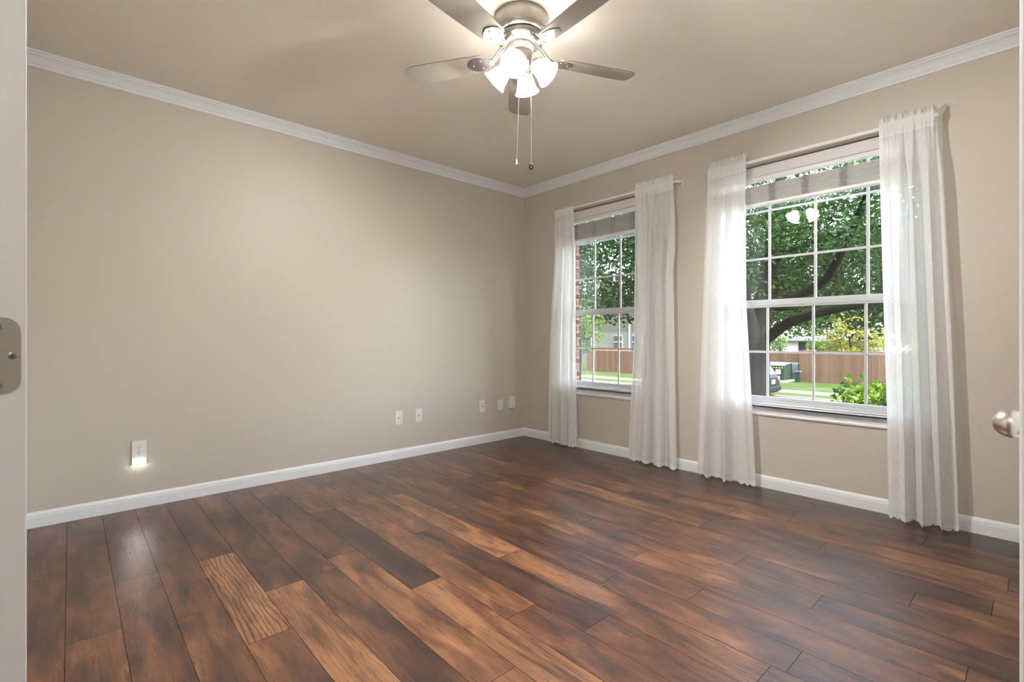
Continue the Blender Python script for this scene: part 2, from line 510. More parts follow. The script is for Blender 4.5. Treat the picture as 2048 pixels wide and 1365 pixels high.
def thing(name, loc, label, cat, group=None, kind=None):
    o = bpy.data.objects.new(name, None)
    o.empty_display_size = 0.1
    COL.objects.link(o)
    o.location = loc
    WORLD[o.name] = Matrix.Translation(Vector(loc))
    return tag(o, label, cat, group, kind)

# ------------------------------------------------------------------ room shell
H = 2.74
XR = 3.96          # right wall
YB = -4.0          # back wall
HX0, HX1, HY0 = 3.14, 4.75, -5.4   # the hall behind the camera
# window openings (x0, x1), sill and head
W1 = (0.605, 1.525); W2 = (2.245, 3.460)
ZS, ZH = 0.585, 2.375

def wall_holes(mb, x0, x1, y0, y1, z0, z1, holes, hz0, hz1):
    xs = x0
    for a, b in holes:
        mb.box(xs, a, y0, y1, z0, z1)
        mb.box(a, b, y0, y1, z0, hz0)
        mb.box(a, b, y0, y1, hz1, z1)
        xs = b
    mb.box(xs, x1, y0, y1, z0, z1)
    return mb

struct(MB().box(-0.12, 0, YB - 0.12, 0.0, 0, H).build('wall_left', M_WALL), 'plain tan wall with the row of white plates', 'wall')
struct(wall_holes(MB(), -0.12, XR + 0.12, 0.0, 0.125, 0, H, [W1, W2], ZS, ZH).build('wall_front', M_WALL), 'tan wall with the two curtained windows', 'wall')
struct(wall_holes(MB(), -1.5, 7.5, 0.126, 0.225, -0.5, 3.2, [(W1[0] + 0.012, W1[1] - 0.012), (W2[0] + 0.012, W2[1] - 0.012)], ZS - 0.04, ZH - 0.01).build('wall_exterior', M_BRICK), 'red brick outer face of the window wall', 'wall')
struct(MB().box(XR, XR + 0.12, -3.06, 0.0, 0, H).build('wall_right', M_WALL), 'tan side wall at the right edge behind the door', 'wall')
struct(MB().box(-0.12, HX0, YB - 0.12, YB, 0, H).build('wall_back', M_WALL), 'tan wall behind the viewpoint', 'wall')
hw = MB()
hw.box(HX0 - 0.12, HX0, HY0, YB - 0.12, 0, H).box(HX0 - 0.12, HX1 + 0.12, HY0 - 0.12, HY0, 0, H).box(HX1, HX1 + 0.12, HY0, -3.06, 0, H).box(XR + 0.12, HX1 + 0.12, -3.06, -2.94, 0, H)
struct(hw.build('wall_hall', M_WALL), 'tan hall walls behind the viewpoint', 'wall')
struct(MB().box(-0.12, HX1 + 0.12, HY0 - 0.12, 0.125, H, H + 0.12).build('ceiling', M_CEIL), 'flat tan painted ceiling', 'ceiling')

# ---- floor: every plank a face of the one floor mesh, joints where the photo has them
PW = 0.159
def row_y(n):
    return -3.702 + PW * (n - 0.5)
joints = {-1: [0.811, 2.0], 0: [0.349, 1.585], 1: [1.138, 2.3], 2: [0.464, 1.661], 3: [1.142, 2.02], 4: [0.433, 1.672], 5: [0.824, 1.668],
          6: [0.33, 1.538], 7: [0.862, 2.074], 8: [1.298, 2.524], 9: [0.36, 1.567, 2.776], 10: [0.89, 2.106, 3.32], 11: [1.4, 2.602, 3.366],
          12: [0.55, 1.75, 2.931], 13: [0.15, 1.372, 2.556], 14: [0.9, 2.1, 3.30], 15: [0.5, 1.7, 2.929], 16: [1.15, 2.36, 3.563],
          17: [0.2, 1.375, 2.585], 18: [0.75, 1.95, 3.15], 19: [1.4, 2.608, 3.829], 20: [0.5, 1.709, 2.9], 21: [1.1, 2.3, 3.5], 22: [0.6, 1.8, 2.926], 23: [1.2, 2.4, 3.6]}
tones = {-1: [.45, .4, .5], 0: [.35, .22, .62], 1: [.35, .3, .5], 2: [.3, .32, .4], 3: [.22, .95, .4], 4: [.5, .2, .92], 5: [.3, .35, .3], 6: [.62, .2, .72],
         7: [.72, .08, .85], 8: [.62, .70, .45], 9: [.5, .55, .18, .4], 10: [.4, .92, .62, .4], 11: [.5, .25, .45, .4], 12: [.3, .55, .35, .5],
         13: [.4, .28, .5, .55], 14: [.62, .4, .5, .3], 15: [.45, .6, .5, .35], 16: [.3, .35, .45, .5], 17: [.55, .62, .75, .25], 18: [.3, .4, .3, .55],
         19: [.35, .55, .7, .3], 20: [.3, .3, .45, .4], 21: [.25, .3, .25, .35], 22: [.2, .25, .22, .2], 23: [.25, .2, .3, .2]}
grains = {(3, 1): 0.9, (4, 2): 0.35, (10, 2): 0.6, (8, 1): 0.25, (0, 2): 0.3, (14, 1): 0.25, (7, 2): 0.3}
fv, ff, ft, fs, fg = [], [], [], [], []
FR = random.Random(3)
nmin = int((HY0 + 3.702) / PW) - 1
SEAM = 0.0009
for n in range(nmin, 25):
    y0, y1 = row_y(n) + SEAM, row_y(n + 1) - SEAM
    y1 = min(y1, 0.02)
    if y0 >= y1:
        continue
    xa, xb = (-0.02, HX1) if n > -3 else (HX0 - 0.05, HX1)
    js = list(joints.get(n, [])) or [xa + 0.5 + FR.random() * 0.6]
    while js[-1] < xb - 0.9:
        js.append(js[-1] + 1.21)
    edges = [xa] + [j for j in js if xa < j < xb] + [xb]
    for k in range(len(edges) - 1):
        a, b = edges[k] + SEAM, edges[k + 1] - SEAM
        i = len(fv)
        fv += [(a, y0, 0.0), (b, y0, 0.0), (b, y1, 0.0), (a, y1, 0.0)]
        ff.append((i, i + 1, i + 2, i + 3))
        tl = tones.get(n, [])
        ft.append(tl[k] if k < len(tl) else FR.uniform(0.15, 0.7))
        fs.append(FR.random())
        fg.append(grains.get((n, k), FR.choice([0.0, 0.0, 0.05, 0.15])))
# dark bevel between planks, then the underside
i = len(fv)
fv += [(-0.06, HY0 - 0.06, -0.0015), (HX1 + 0.06, HY0 - 0.06, -0.0015), (HX1 + 0.06, 0.06, -0.0015), (-0.06, 0.06, -0.0015)]
fv += [(x, y, -0.10) for x, y, z in fv[i:i + 4]]
for f in ((0, 1, 2, 3), (7, 6, 5, 4), (0, 4, 5, 1), (1, 5, 6, 2), (2, 6, 7, 3), (3, 7, 4, 0)):
    ff.append(tuple(i + q for q in f)); ft.append(-0.4); fs.append(0.0); fg.append(0.0)
fm = bpy.data.meshes.new('floor')
fm.from_pydata(fv, [], ff)
for nm, vals in (('tone', ft), ('seed', fs), ('grain', fg)):
    at = fm.attributes.new(nm, 'FLOAT', 'FACE')
    at.data.foreach_set('value', vals)
fm.materials.append(M_FLOOR)
fo = bpy.data.objects.new('floor', fm)
COL.objects.link(fo)
struct(fo, 'dark reddish brown wood plank floor', 'floor')

# ---- crown moulding and baseboards
CR = [(0.0, 2.662), (0.010, 2.662), (0.013, 2.669), (0.013, 2.676), (0.019, 2.681), (0.024, 2.688), (0.034, 2.701), (0.047, 2.713), (0.058, 2.719),
      (0.061, 2.726), (0.068, 2.729), (0.072, 2.733), (0.072, H), (0.0, H)]
BB = [(0.0, 0.0), (0.016, 0.0), (0.016, 0.006), (0.0135, 0.058), (0.0115, 0.064), (0.0115, 0.070), (0.008, 0.078), (0.004, 0.086), (0.0, 0.088)]
for nm, prof, cat, what in (('trim_1', CR, 'crown moulding', 'white crown moulding along the plain wall'), ('baseboard_left', BB, 'baseboard', 'white baseboard along the plain wall')):
    struct(MB().prism(prof, lambda p: (p[0], YB, p[1]), lambda p: (p[0], -p[0], p[1])).build(nm, M_TRIM), what, cat)
struct(MB().prism(CR, lambda p: (p[0], -p[0], p[1]), lambda p: (XR, -p[0], p[1])).build('trim_2', M_TRIM), 'white crown moulding above the two windows', 'crown moulding')
struct(MB().prism(BB, lambda p: (p[0], -p[0], p[1]), lambda p: (XR, -p[0], p[1])).build('baseboard_front', M_TRIM), 'white baseboard under the two windows', 'baseboard')

# ---- right hand: door casing, the door behind it with its knob
struct(MB().box(3.9225, XR - 0.0005, -3.14, -3.075, 0, 2.12).build('trim_3', M_TRIM, bevel=0.004, bseg=3), 'white door casing at the right edge', 'door casing')
struct(MB().box(3.9325, XR - 0.0005, -2.29, -2.235, 0, 2.12).build('trim_4', M_TRIM, bevel=0.004), 'white far casing of the right door', 'door casing')
d2 = struct(MB().box(3.937, 3.9595, -3.07, -2.295, 0.012, 2.05).build('door_2', M_DOOR, bevel=0.002), 'white door at the right edge with a nickel knob', 'door')
kM = Matrix.Translation((3.937, -2.372, 0.927)) @ Matrix.Rotation(-PI / 2, 4, 'Y')
kn = MB()
kn.lathe([(0.0001, 0.0), (0.032, 0.0), (0.032, 0.003), (0.029, 0.007), (0.014, 0.009), (0.0115, 0.014), (0.0115, 0.020), (0.018, 0.025), (0.0255, 0.033),
          (0.0285, 0.043), (0.0275, 0.052), (0.0225, 0.062), (0.0145, 0.069), (0.006, 0.072), (0.0001, 0.0725)], 40, kM)
ko = kn.build('door_knob', M_NICKEL, d2, smooth=True)
ko['label'] = 'rounded brushed nickel knob'

# ---- left hand: a door standing open, its hinge edge toward the room
DX, DY0, DY1 = 3.1245, -3.8425, -3.8068
d1 = struct(MB().box(DX - 0.76, DX, DY0, DY1, 0.012, 2.045).build('door_1', M_DOOR, bevel=0.0022, bseg=3), 'white door edge with a hinge leaf at the left edge', 'door')
d1.matrix_world = Matrix.Translation((DX, DY1, 0)) @ Matrix.Rotation(math.radians(5), 4, 'Z') @ Matrix.Translation((-DX, -DY1, 0))
hz = 1.0787; hh = 0.0445; hr = 0.0152
pts = []
y_in = -3.8122
for k in range(9):
    a = PI / 2 * k / 8
    pts.append((y_in - hr + hr * math.sin(a), hz + hh - hr + hr * math.cos(a)))
for k in range(9):
    a = PI / 2 * k / 8
    pts.append((y_in - hr + hr * math.cos(a), hz - hh + hr - hr * math.sin(a)))
pts += [(DY0 + 0.0015, hz - hh), (DY0 + 0.0015, hz + hh)]
hg = MB().prism(pts, lambda p: (DX - 0.0008, p[0], p[1]), lambda p: (DX + 0.0008, p[0], p[1])).build('hinge', M_HINGE, d1)
hg['label'] = 'grey hinge leaf with rounded corners'
for sy, sz in ((-3.8186, hz), (-3.8296, hz + 0.0335), (-3.8296, hz - 0.0335)):
    sM = Matrix.Translation((DX + 0.0008, sy, sz)) @ Matrix.Rotation(PI / 2, 4, 'Y')
    s_ = MB().lathe([(0.0001, 0.0009), (0.0022, 0.0009), (0.0040, 0.0004), (0.0041, 0.0)], 24, sM)
    sc_ = s_.build('screw', M_SCREW, hg)
    x_ = MB()
    for w_, l_ in ((0.0005, 0.0019), (0.0019, 0.0005)):
        x_.box(-w_, w_, -l_, l_, 0.0008, 0.00105, sM)
    x_.build('screw_slot', M_SLOT, hg)

# ------------------------------------------------------------------ windows
YG_U, YG_L = 0.100, 0.080     # upper and lower sash glass planes
def make_window(name, x0, x1, mun, label):
    w = thing(name, ((x0 + x1) / 2, 0.09, ZS), label, 'window', kind='structure')
    fw = 0.030
    f = MB()
    z0 = 0.612
    f.box(x0, x0 + fw, 0.060, 0.124, z0, ZH).box(x1 - fw, x1, 0.060, 0.124, z0, ZH)
    f.box(x0 + fw, x1 - fw, 0.060, 0.124, ZH - 0.035, ZH).box(x0 + fw, x1 - fw, 0.060, 0.124, z0, z0 + 0.022)
    f.build('window_frame', M_VINYL, w, bevel=0.003)
    a, b = x0 + fw, x1 - fw
    # upper sash
    u = MB()
    zr0, zr1 = 1.322, 1.378
    u.box(a, a + 0.018, 0.090, 0.112, zr1, ZH - 0.035).box(b - 0.018, b, 0.090, 0.112, zr1, ZH - 0.035)
    u.box(a, b, 0.090, 0.112, ZH - 0.058, ZH - 0.035).box(a, b, 0.089, 0.112, zr1 - 0.03, zr1 + 0.004)
    us = u.build('upper_sash', M_VINYL, w, bevel=0.002)
    g = MB()
    for x in mun:
        g.box(x - 0.0085, x + 0.0085, YG_U - 0.005, YG_U + 0.005, zr1, ZH - 0.05)
    for z in (1.692, 2.049):
        g.box(a + 0.015, b - 0.015, YG_U - 0.0048, YG_U + 0.0048, z - 0.008, z + 0.008)
    g.build('muntin_grille', M_VINYL, us, bevel=0.002)
    MB().box(a + 0.012, b - 0.012, YG_U - 0.0005, YG_U + 0.0005, zr1 - 0.005, ZH - 0.05).build('glass_pane', M_GLASS, us)
    # lower sash
    l = MB()
    l.box(a, a + 0.022, 0.066, 0.090, z0 + 0.022, zr1).box(b - 0.022, b, 0.066, 0.090, z0 + 0.022, zr1)
    l.box(a, b, 0.064, 0.090, zr0, zr0 + 0.040).box(a, b, 0.064, 0.090, z0 + 0.022, z0 + 0.046)
    l.box(a, b, 0.060, 0.089, zr0 + 0.012, zr0 + 0.026)
    ls = l.build('lower_sash', M_VINYL, w, bevel=0.002)
    g = MB()
    for x in mun:
        x = x - 0.007
        g.box(x - 0.0085, x + 0.0085, YG_L - 0.005, YG_L + 0.005, z0 + 0.04, zr0 + 0.005)
    g.box(a + 0.015, b - 0.015, YG_L - 0.0048, YG_L + 0.0048, 0.982, 0.998)
    g.build('muntin_grille', M_VINYL, ls, bevel=0.002)
    MB().box(a + 0.015, b - 0.015, YG_L - 0.0005, YG_L + 0.0005, z0 + 0.04, zr0 + 0.005).build('glass_pane', M_GLASS, ls)
    # sash lock
    lx = x0 + 0.17
    k = MB().box(lx - 0.024, lx + 0.024, 0.066, 0.086, zr0 + 0.040, zr0 + 0.047).box(lx - 0.004, lx + 0.022, 0.064, 0.078, zr0 + 0.047, zr0 + 0.054)
    k.build('sash_lock', M_VINYL, w, bevel=0.002)
    # stool with nosing and apron
    st = [(0.065, 0.611), (-0.030, 0.611), (-0.038, 0.608), (-0.042, 0.600), (-0.042, 0.592), (-0.038, 0.586), (-0.030, 0.584), (0.0, 0.584), (0.065, 0.5855)]
    MB().prism(st, lambda p: (x0 + 0.0005, p[0], p[1]), lambda p: (x1 - 0.0005, p[0], p[1])).build('window_sill', M_TRIM, w)
    MB().prism([p if p[0] < -0.0005 else (-0.0005, p[1]) for p in st[1:8]] + [(-0.0005, 0.611)], lambda p: (x0 - 0.04, p[0], p[1]), lambda p: (x1 + 0.04, p[0], p[1])).build('sill_nosing', M_TRIM, w)
    ap = [(-0.0005, 0.584), (-0.020, 0.584), (-0.017, 0.572), (-0.012, 0.560), (-0.010, 0.548), (-0.015, 0.545), (-0.018, 0.538), (-0.016, 0.530), (-0.010, 0.526), (-0.0005, 0.524)]
    MB().prism(ap, lambda p: (x0 - 0.03, p[0], p[1]), lambda p: (x1 + 0.03, p[0], p[1])).build('sill_apron', M_TRIM, w)
    return w
make_window('window_1', W1[0], W1[1], (0.919, 1.222), 'narrow white grid window near the room corner')
make_window('window_2', W2[0], W2[1], (2.551, 2.853, 3.156), 'wide white grid window at the right')

# ------------------------------------------------------------------ raised blinds
def make_blind(x0, x1, zv0, zst1, zst0, cords, label):
    w = thing('window_blind', ((x0 + x1) / 2, 0.03, zst0), label, 'blind', 'raised blinds in the window heads')
    a, b = x0 + 0.006, x1 - 0.006
    va = [(0.004, 2.366), (0.004, zv0 + 0.012), (0.0, zv0 + 0.008), (0.0, zv0), (0.010, zv0), (0.012, 2.366)]
    MB().prism(va, lambda p: (a, p[0], p[1]), lambda p: (b, p[0], p[1])).build('valance', M_BLIND, w)
    MB().box(a + 0.004, b - 0.004, 0.014, 0.056, zv0 - 0.030, 2.362).build('headrail', M_BLINDW, w, bevel=0.003)
    st = MB()
    n = 17
    for k in range(n):
        z = zst0 + 0.028 + (zst1 - zst0 - 0.030) * k / (n - 1)
        j = R.uniform(-0.0015, 0.0015)
        st.box(a + 0.004, b - 0.004, 0.008 + j, 0.056 + j, z - 0.0021, z + 0.0021)
    st.build('slat_stack', M_BLIND, w)
    MB().box(a + 0.004, b - 0.004, 0.006, 0.058, zst0, zst0 + 0.024).build('bottom_rail', M_BLINDW, w, bevel=0.004)
    for c in cords:
        cb = MB()
        for q in range(5):
            path = []
            for k in range(30):
                z = zst0 + 0.024 + (zst1 - zst0 - 0.024) * k / 29
                path.append((c + (q - 2) * 0.009 + (0.010 if k % 2 else -0.010) * R.uniform(0.2, 1.2), 0.0055 + R.uniform(-0.003, 0.001), z))
            cb.tube(path, 0.0012, 5)
        cb.tube([(c, 0.03, zst1), (c, 0.03, zv0 - 0.02)], 0.0013, 5)
        cb.build('ladder_cord', M_CORD, w)
make_blind(W1[0], W1[1], 2.285, 2.235, 2.055, (0.75, 0.985, 1.205, 1.42), 'white blind raised to the top of the narrow window')
make_blind(W2[0], W2[1], 2.292, 2.226, 2.075, (2.35, 2.600, 2.815, 3.04, 3.32), 'white blind raised to the top of the wide window')

# ------------------------------------------------------------------ curtain rods and sheer curtains
ROD_Z, ROD_Y = 2.386, -0.075
def make_rod(xa, xb, label):
    r = thing('curtain_rod', ((xa + xb) / 2, ROD_Y, ROD_Z), label, 'curtain rod', 'white curtain rods over the windows')
    path = [(xa, -0.004, ROD_Z)]
    for k in range(7):
        a = PI / 2 * k / 6
        path.append((xa + 0.018 * (1 - math.cos(a)), ROD_Y + 0.018 * (1 - math.sin(a)), ROD_Z))
    for k in range(7):
        a = PI / 2 * (6 - k) / 6
        path.append((xb - 0.018 * (1 - math.cos(a)), ROD_Y + 0.018 * (1 - math.sin(a)), ROD_Z))
    path.append((xb, -0.004, ROD_Z))
    m = MB()
    rings = []
    for i, p in enumerate(path):
        q0, q1 = Vector(path[max(0, i - 1)]), Vector(path[min(len(path) - 1, i + 1)])
        t = (q1 - q0).normalized()
        nrm = Vector((-t.y, t.x, 0))
        ring = []
        for du, dz in ((-0.0035, -0.008), (-0.0035, 0.008), (-0.002, 0.0105), (0.002, 0.0105), (0.0035, 0.008), (0.0035, -0.008), (0.002, -0.0105), (-0.002, -0.0105)):
            ring.append(m.bm.verts.new(Vector(p) + nrm * du + Vector((0, 0, dz))))
        rings.append(ring)
    for a, b in zip(rings[:-1], rings[1:]):
        for k in range(8):
            m.bm.faces.new((a[k], a[(k + 1) % 8], b[(k + 1) % 8], b[k]))
    m.bm.faces.new(rings[0][::-1]); m.bm.faces.new(rings[-1])
    m.build('rod', M_ROD, r)
    for x, s in ((xa, 1), (xb, -1)):
        MB().box(x - 0.008, x + 0.008, -0.005, -0.0005, ROD_Z - 0.022, ROD_Z + 0.022).box(x - 0.005, x + 0.005, -0.03, -0.005, ROD_Z - 0.010, ROD_Z - 0.0085).build('bracket', M_ROD, r, bevel=0.001)
make_rod(0.535, 1.905, 'thin white curtain rod above the narrow window')
make_rod(2.172, 3.526, 'thin white curtain rod above the wide window')

def lerp_tab(tab, s):
    for (s0, v0), (s1, v1) in zip(tab[:-1], tab[1:]):
        if s <= s1:
            return v0 + (v1 - v0) * (s - s0) / (s1 - s0)
    return tab[-1][1]

def make_curtain(label, L, Rr, folds, ztop, zbot, ybot, seed, wrap=0, flat=None):
    """L, Rr: tables of (s, x) for the two side edges, s = 0 at the top; folds: list of (count, phase, amplitude)"""
    rr = random.Random(seed)
    nu, nv = 220, 96
    prs = [(rr.uniform(0, 6.28), rr.uniform(17, 23), rr.uniform(0, 6.28), rr.uniform(31, 41)) for _ in range(2)]
    verts, uvs = [], []
    U = [0.0] * (nu + 1)
    for j in range(nv + 1):
        s = j / nv
        s = s ** 1.25
        prev = None
        xl, xr = lerp_tab(L, s), lerp_tab(Rr, s)
        z = ztop + (zbot - ztop) * s
        dz_rod = z - ROD_Z
        top = math.exp(-max(0.0, -dz_rod) * 7.0)
        low = min(1.0, max(0.0, -dz_rod) / 0.5)
        ruff = max(0.0, dz_rod - 0.012) / 0.05
        for i in range(nu + 1):
            u = i / nu
            fa = 0.0
            for c, ph, am in folds:
                fa += am * math.sin(2 * PI * c * (u + 0.025 * math.sin(5 * u + 3 * s + ph)) + ph + 0.5 * s)
            ft_ = math.sin(prs[0][1] * 2 * PI * u * 0.55 + prs[0][0]) * 0.6 + math.sin(prs[0][3] * 2 * PI * u * 0.5 + prs[0][2]) * 0.5
            edge = min(1.0, 12 * u, 12 * (1 - u))
            fl = 1.0
            if flat is not None and flat[0] < u < flat[1]:
                fl = 0.30
            yb = ROD_Y + (ybot - ROD_Y) * s
            y = yb + edge * fl * (low * fa * (0.75 + 0.35 * s)) + ft_ * 0.0065 * top * (0.25 + 0.75 * edge) + ruff * ft_ * 0.014
            if dz_rod > -0.03 and abs(dz_rod) < 0.03:
                y = min(y, ROD_Y - 0.0065) if True else y
            x = xl + (xr - xl) * u
            x += low * edge * 0.006 * math.sin(2 * PI * folds[0][0] * 2 * u + 1.3)
            if wrap:
                e = (u - 0.90) / 0.10 if wrap > 0 else (0.10 - u) / 0.10
                if e > 0:
                    wgt = 1.0 if s < 0.04 else max(0.25, 1.0 - (s - 0.04) * 6)
                    y = y + (-0.012 - y) * (e ** 1.6) * wgt
                    if ruff > 0:
                        x += wrap * 0.028 * e * min(1.0, ruff)
            y = min(y, -0.0195 if z < 0.1 else (-0.048 if 0.50 < z < 0.64 else -0.007))
            zz = z
            if j == nv or s > 0.975:
                k = max(0.0, (s - 0.975) / 0.025)
                zz = z + k * 0.016 * (1 - abs(math.sin(PI * u * 11)))
            if j == 0:
                zz = z + 0.006 * math.sin(prs[1][1] * 2 * PI * u + prs[1][0]) + 0.005 * math.sin(prs[1][3] * 2 * PI * u)
            verts.append((x, y, zz))
    # fabric coordinates: arc length across at mid height, height up
    jm = nv // 2 * (nu + 1)
    acc = 0.0
    for i in range(nu + 1):
        if i:
            acc += (Vector(verts[jm + i]) - Vector(verts[jm + i - 1])).length
        U[i] = acc * 1.25
    faces = []
    for j in range(nv):
        for i in range(nu):
            a = j * (nu + 1) + i
            faces.append((a, a + 1, a + nu + 2, a + nu + 1))
    me = bpy.data.meshes.new('sheer_curtain')
    me.from_pydata(verts, [], faces)
    uvl = me.uv_layers.new(name='UVMap')
    for p in me.polygons:
        p.use_smooth = True
        for li in p.loop_indices:
            vi = me.loops[li].vertex_index
            uvl.data[li].uv = (U[vi % (nu + 1)], verts[vi][2] - zbot)
    me.materials.append(M_SHEER)
    o = bpy.data.objects.new('sheer_curtain', me)
    COL.objects.link(o)
    return tag(o, label, 'curtain', 'white sheer curtain panels')

make_curtain('leftmost sheer white curtain, by the room corner', [(0, .540), (.2, .535), (.55, .475), (1, .452)], [(0, .788), (.15, .812), (.6, .822), (1, .848)],
             [(3.2, 0.4, .026), (6, 1.7, .010)], 2.404, 0.010, -0.085, 1)
make_curtain('sheer white curtain at the right side of the narrow window', [(0, 1.497), (.15, 1.50), (.55, 1.492), (1, 1.432)], [(0, 1.862), (.12, 1.878), (.25, 1.885), (.32, 1.868), (.6, 1.882), (1, 1.902)],
             [(3.6, 2.2, .034), (6.5, 0.7, .010)], 2.449, 0.008, -0.085, 2, flat=(0.02, 0.22))
make_curtain('sheer white curtain at the left side of the wide window', [(0, 2.166), (.05, 2.158), (.5, 2.118), (1, 2.080)], [(0, 2.455), (.12, 2.447), (.45, 2.455), (.7, 2.488), (1, 2.526)],
             [(3.0, 0.9, .036), (6, 2.7, .010)], 2.456, 0.010, -0.085, 3, flat=(0.70, 0.98))
make_curtain('rightmost sheer white curtain, nearest the door knob', [(0, 3.246), (.1, 3.250), (.4, 3.268), (.75, 3.292), (1, 3.300)], [(0, 3.535), (.06, 3.537), (.3, 3.560), (.5, 3.578), (1, 3.615)],
             [(4.0, 3.4, .040), (7, 0.2, .010)], 2.444, 0.006, -0.105, 4, wrap=1, flat=(0.02, 0.25))

# ------------------------------------------------------------------ wall plates on the left wall
def plate(name, yc, zc, w, h, t, label, cat):
    th = thing(name, (0, yc, zc - h / 2), label, cat, 'white plates low on the plain wall')
    MB().box(0.0004, t, yc - w / 2, yc + w / 2, zc - h / 2, zc + h / 2).build('cover_plate', M_PLATE, th, bevel=min(0.0025, t * 0.4), bseg=3)
    return th
def disc(r, z0, z1, y, z, seg=20):
    return MB().lathe([(0.0001, z1), (r, z1), (r, z0), (0.0001, z0)], seg, Matrix.Translation((0, y, z)) @ Matrix.Rotation(PI / 2, 4, 'Y'), smooth=False)

# power outlet with a guide light under it
o1 = plate('power_outlet', -3.4385, 0.359, 0.077, 0.149, 0.0075, 'white double socket plate with three small glowing guide lights', 'outlet')
for dz in (0.0245, -0.0105):
    fc = MB().prism([(0.0165 * math.cos(a) * (1.0), max(-0.0128, min(0.0128, 0.0165 * math.sin(a)))) for a in [2 * PI * k / 32 for k in range(32)]],
                    lambda p: (0.0070, -3.4385 + p[0], 0.364 + dz + p[1]), lambda p: (0.0092, -3.4385 + p[0], 0.364 + dz + p[1])).build('socket_face', M_PLATE, o1)
    sl = MB()
    for sy, sh in ((-0.0063, 0.0042), (0.0063, 0.0033)):
        sl.box(0.0088, 0.0095, -3.4385 + sy - 0.0011, -3.4385 + sy + 0.0011, 0.364 + dz + 0.004 - sh, 0.364 + dz + 0.004 + sh)
    sl.prism([(0.0027 * math.cos(2 * PI * k / 14), 0.0027 * math.sin(2 * PI * k / 14)) for k in range(14)], lambda p: (0.0088, -3.4385 + p[0], 0.3555 + dz + p[1]), lambda p: (0.0095, -3.4385 + p[0], 0.3555 + dz + p[1]))
    sl.build('socket_slots', M_SLOT, fc)
disc(0.0022, 0.0072, 0.0084, -3.4385, 0.371).build('screw', M_SCREW, o1)
for dy in (-0.025, 0.0, 0.025):
    MB().sphere((0.0072, -3.4385 + dy, 0.2925), 0.0068, 14, 8).build('guide_light', M_LED, o1)
# cable and phone plates, blank cover
def wall_jack(y, z, w, h, label, jack):
    t = plate('wall_plate', y, z, w, h, 0.0065, label, 'wall plate')
    for dz in (0.042, -0.042):
        disc(0.0028, 0.006, 0.0074, y, z + dz).build('screw', M_PLATE, t)
    if jack == 'coax':
        MB().lathe([(0.0001, 0.016), (0.0045, 0.016), (0.0048, 0.0085), (0.008, 0.0085), (0.008, 0.0)], 6, Matrix.Translation((0.0062, y, z)) @ Matrix.Rotation(PI / 2, 4, 'Y'), smooth=False).build('cable_jack', M_NICKEL, t)
        disc(0.002, 0.022, 0.0227, y, z, 10).build('cable_jack_hole', M_SLOT, t)
    elif jack == 'phone':
        MB().box(0.0058, 0.0078, y - 0.0105, y + 0.0105, z - 0.007, z + 0.0075).build('phone_jack', M_PLATE, t, bevel=0.0008)
        MB().box(0.0070, 0.0082, y - 0.0065, y + 0.0065, z - 0.0045, z + 0.004).build('jack_hole', M_SLOT, t)
    return t
wall_jack(-1.5705, 0.3715, 0.071, 0.124, 'white cable plate, the leftmost of the close pair at mid wall', 'coax')
wall_jack(-1.3625, 0.374, 0.073, 0.124, 'white phone plate with a dark slot, right of the close pair', 'phone')
wall_jack(-0.6065, 0.383, 0.073, 0.130, 'white cable plate standing left of the pair near the corner', 'coax')
o2 = plate('power_outlet', -0.3565, 0.3735, 0.071, 0.112, 0.0065, 'narrow white socket plate between two plates near the corner', 'outlet')
for dz in (0.0195, -0.0195):
    fc = MB().box(0.0060, 0.0078, -0.3565 - 0.017, -0.3565 + 0.017, 0.3735 + dz - 0.0135, 0.3735 + dz + 0.0135).build('socket_face', M_PLATE, o2, bevel=0.001)
    sl = MB()
    for sy in (-0.0063, 0.0063):
        sl.box(0.0074, 0.0080, -0.3565 + sy - 0.0008, -0.3565 + sy + 0.0008, 0.3735 + dz, 0.3735 + dz + 0.007)
    sl.build('socket_slots', M_SLOT, fc)
o3 = plate('junction_cover', -0.193, 0.388, 0.080, 0.127, 0.024, 'thick blank white box cover nearest the room corner', 'wall plate')
MB().box(0.004, 0.018, -0.205, -0.181, 0.3205, 0.3255).build('cable_outlet', M_SLOT, o3)

# ------------------------------------------------------------------ ceiling fan
FX, FY = 2.124, -2.055
fan = thing('ceiling_fan', (FX, FY, H), 'brushed nickel ceiling fan with five blades and four glowing bell shades', 'ceiling fan')
T0 = Matrix.Translation((FX, FY, 0))
MB().lathe([(0.0001, H - 0.0005), (0.132, H - 0.0005), (0.137, H - 0.006), (0.1385, H - 0.030), (0.137, H - 0.075), (0.132, H - 0.090), (0.120, H - 0.098), (0.095, H - 0.102), (0.0001, H - 0.102)], 64, T0).build('motor_housing', M_FANM, fan)
MB().lathe([(0.0001, 2.640), (0.112, 2.640), (0.117, 2.634), (0.117, 2.622), (0.110, 2.612), (0.098, 2.606), (0.086, 2.602), (0.080, 2.594), (0.0001, 2.594)], 64, T0).build('rotor', M_FANM, fan)
MB().lathe([(0.0001, 2.598), (0.070, 2.598), (0.072, 2.592), (0.072, 2.580), (0.064, 2.576), (0.064, 2.566), (0.058, 2.562)], 48, T0).build('dark_collar', M_HINGE, fan)
MB().lathe([(0.0001, 2.575), (0.054, 2.575), (0.057, 2.569), (0.057, 2.508), (0.054, 2.496), (0.044, 2.484), (0.030, 2.476), (0.012, 2.472), (0.010, 2.462), (0.006, 2.458), (0.0001, 2.457)], 48, T0).build('switch_housing', M_FANM, fan)
fwd = math.atan2(0.6734, -0.7393)      # world angle of "away from the viewpoint"
BZ = 2.545
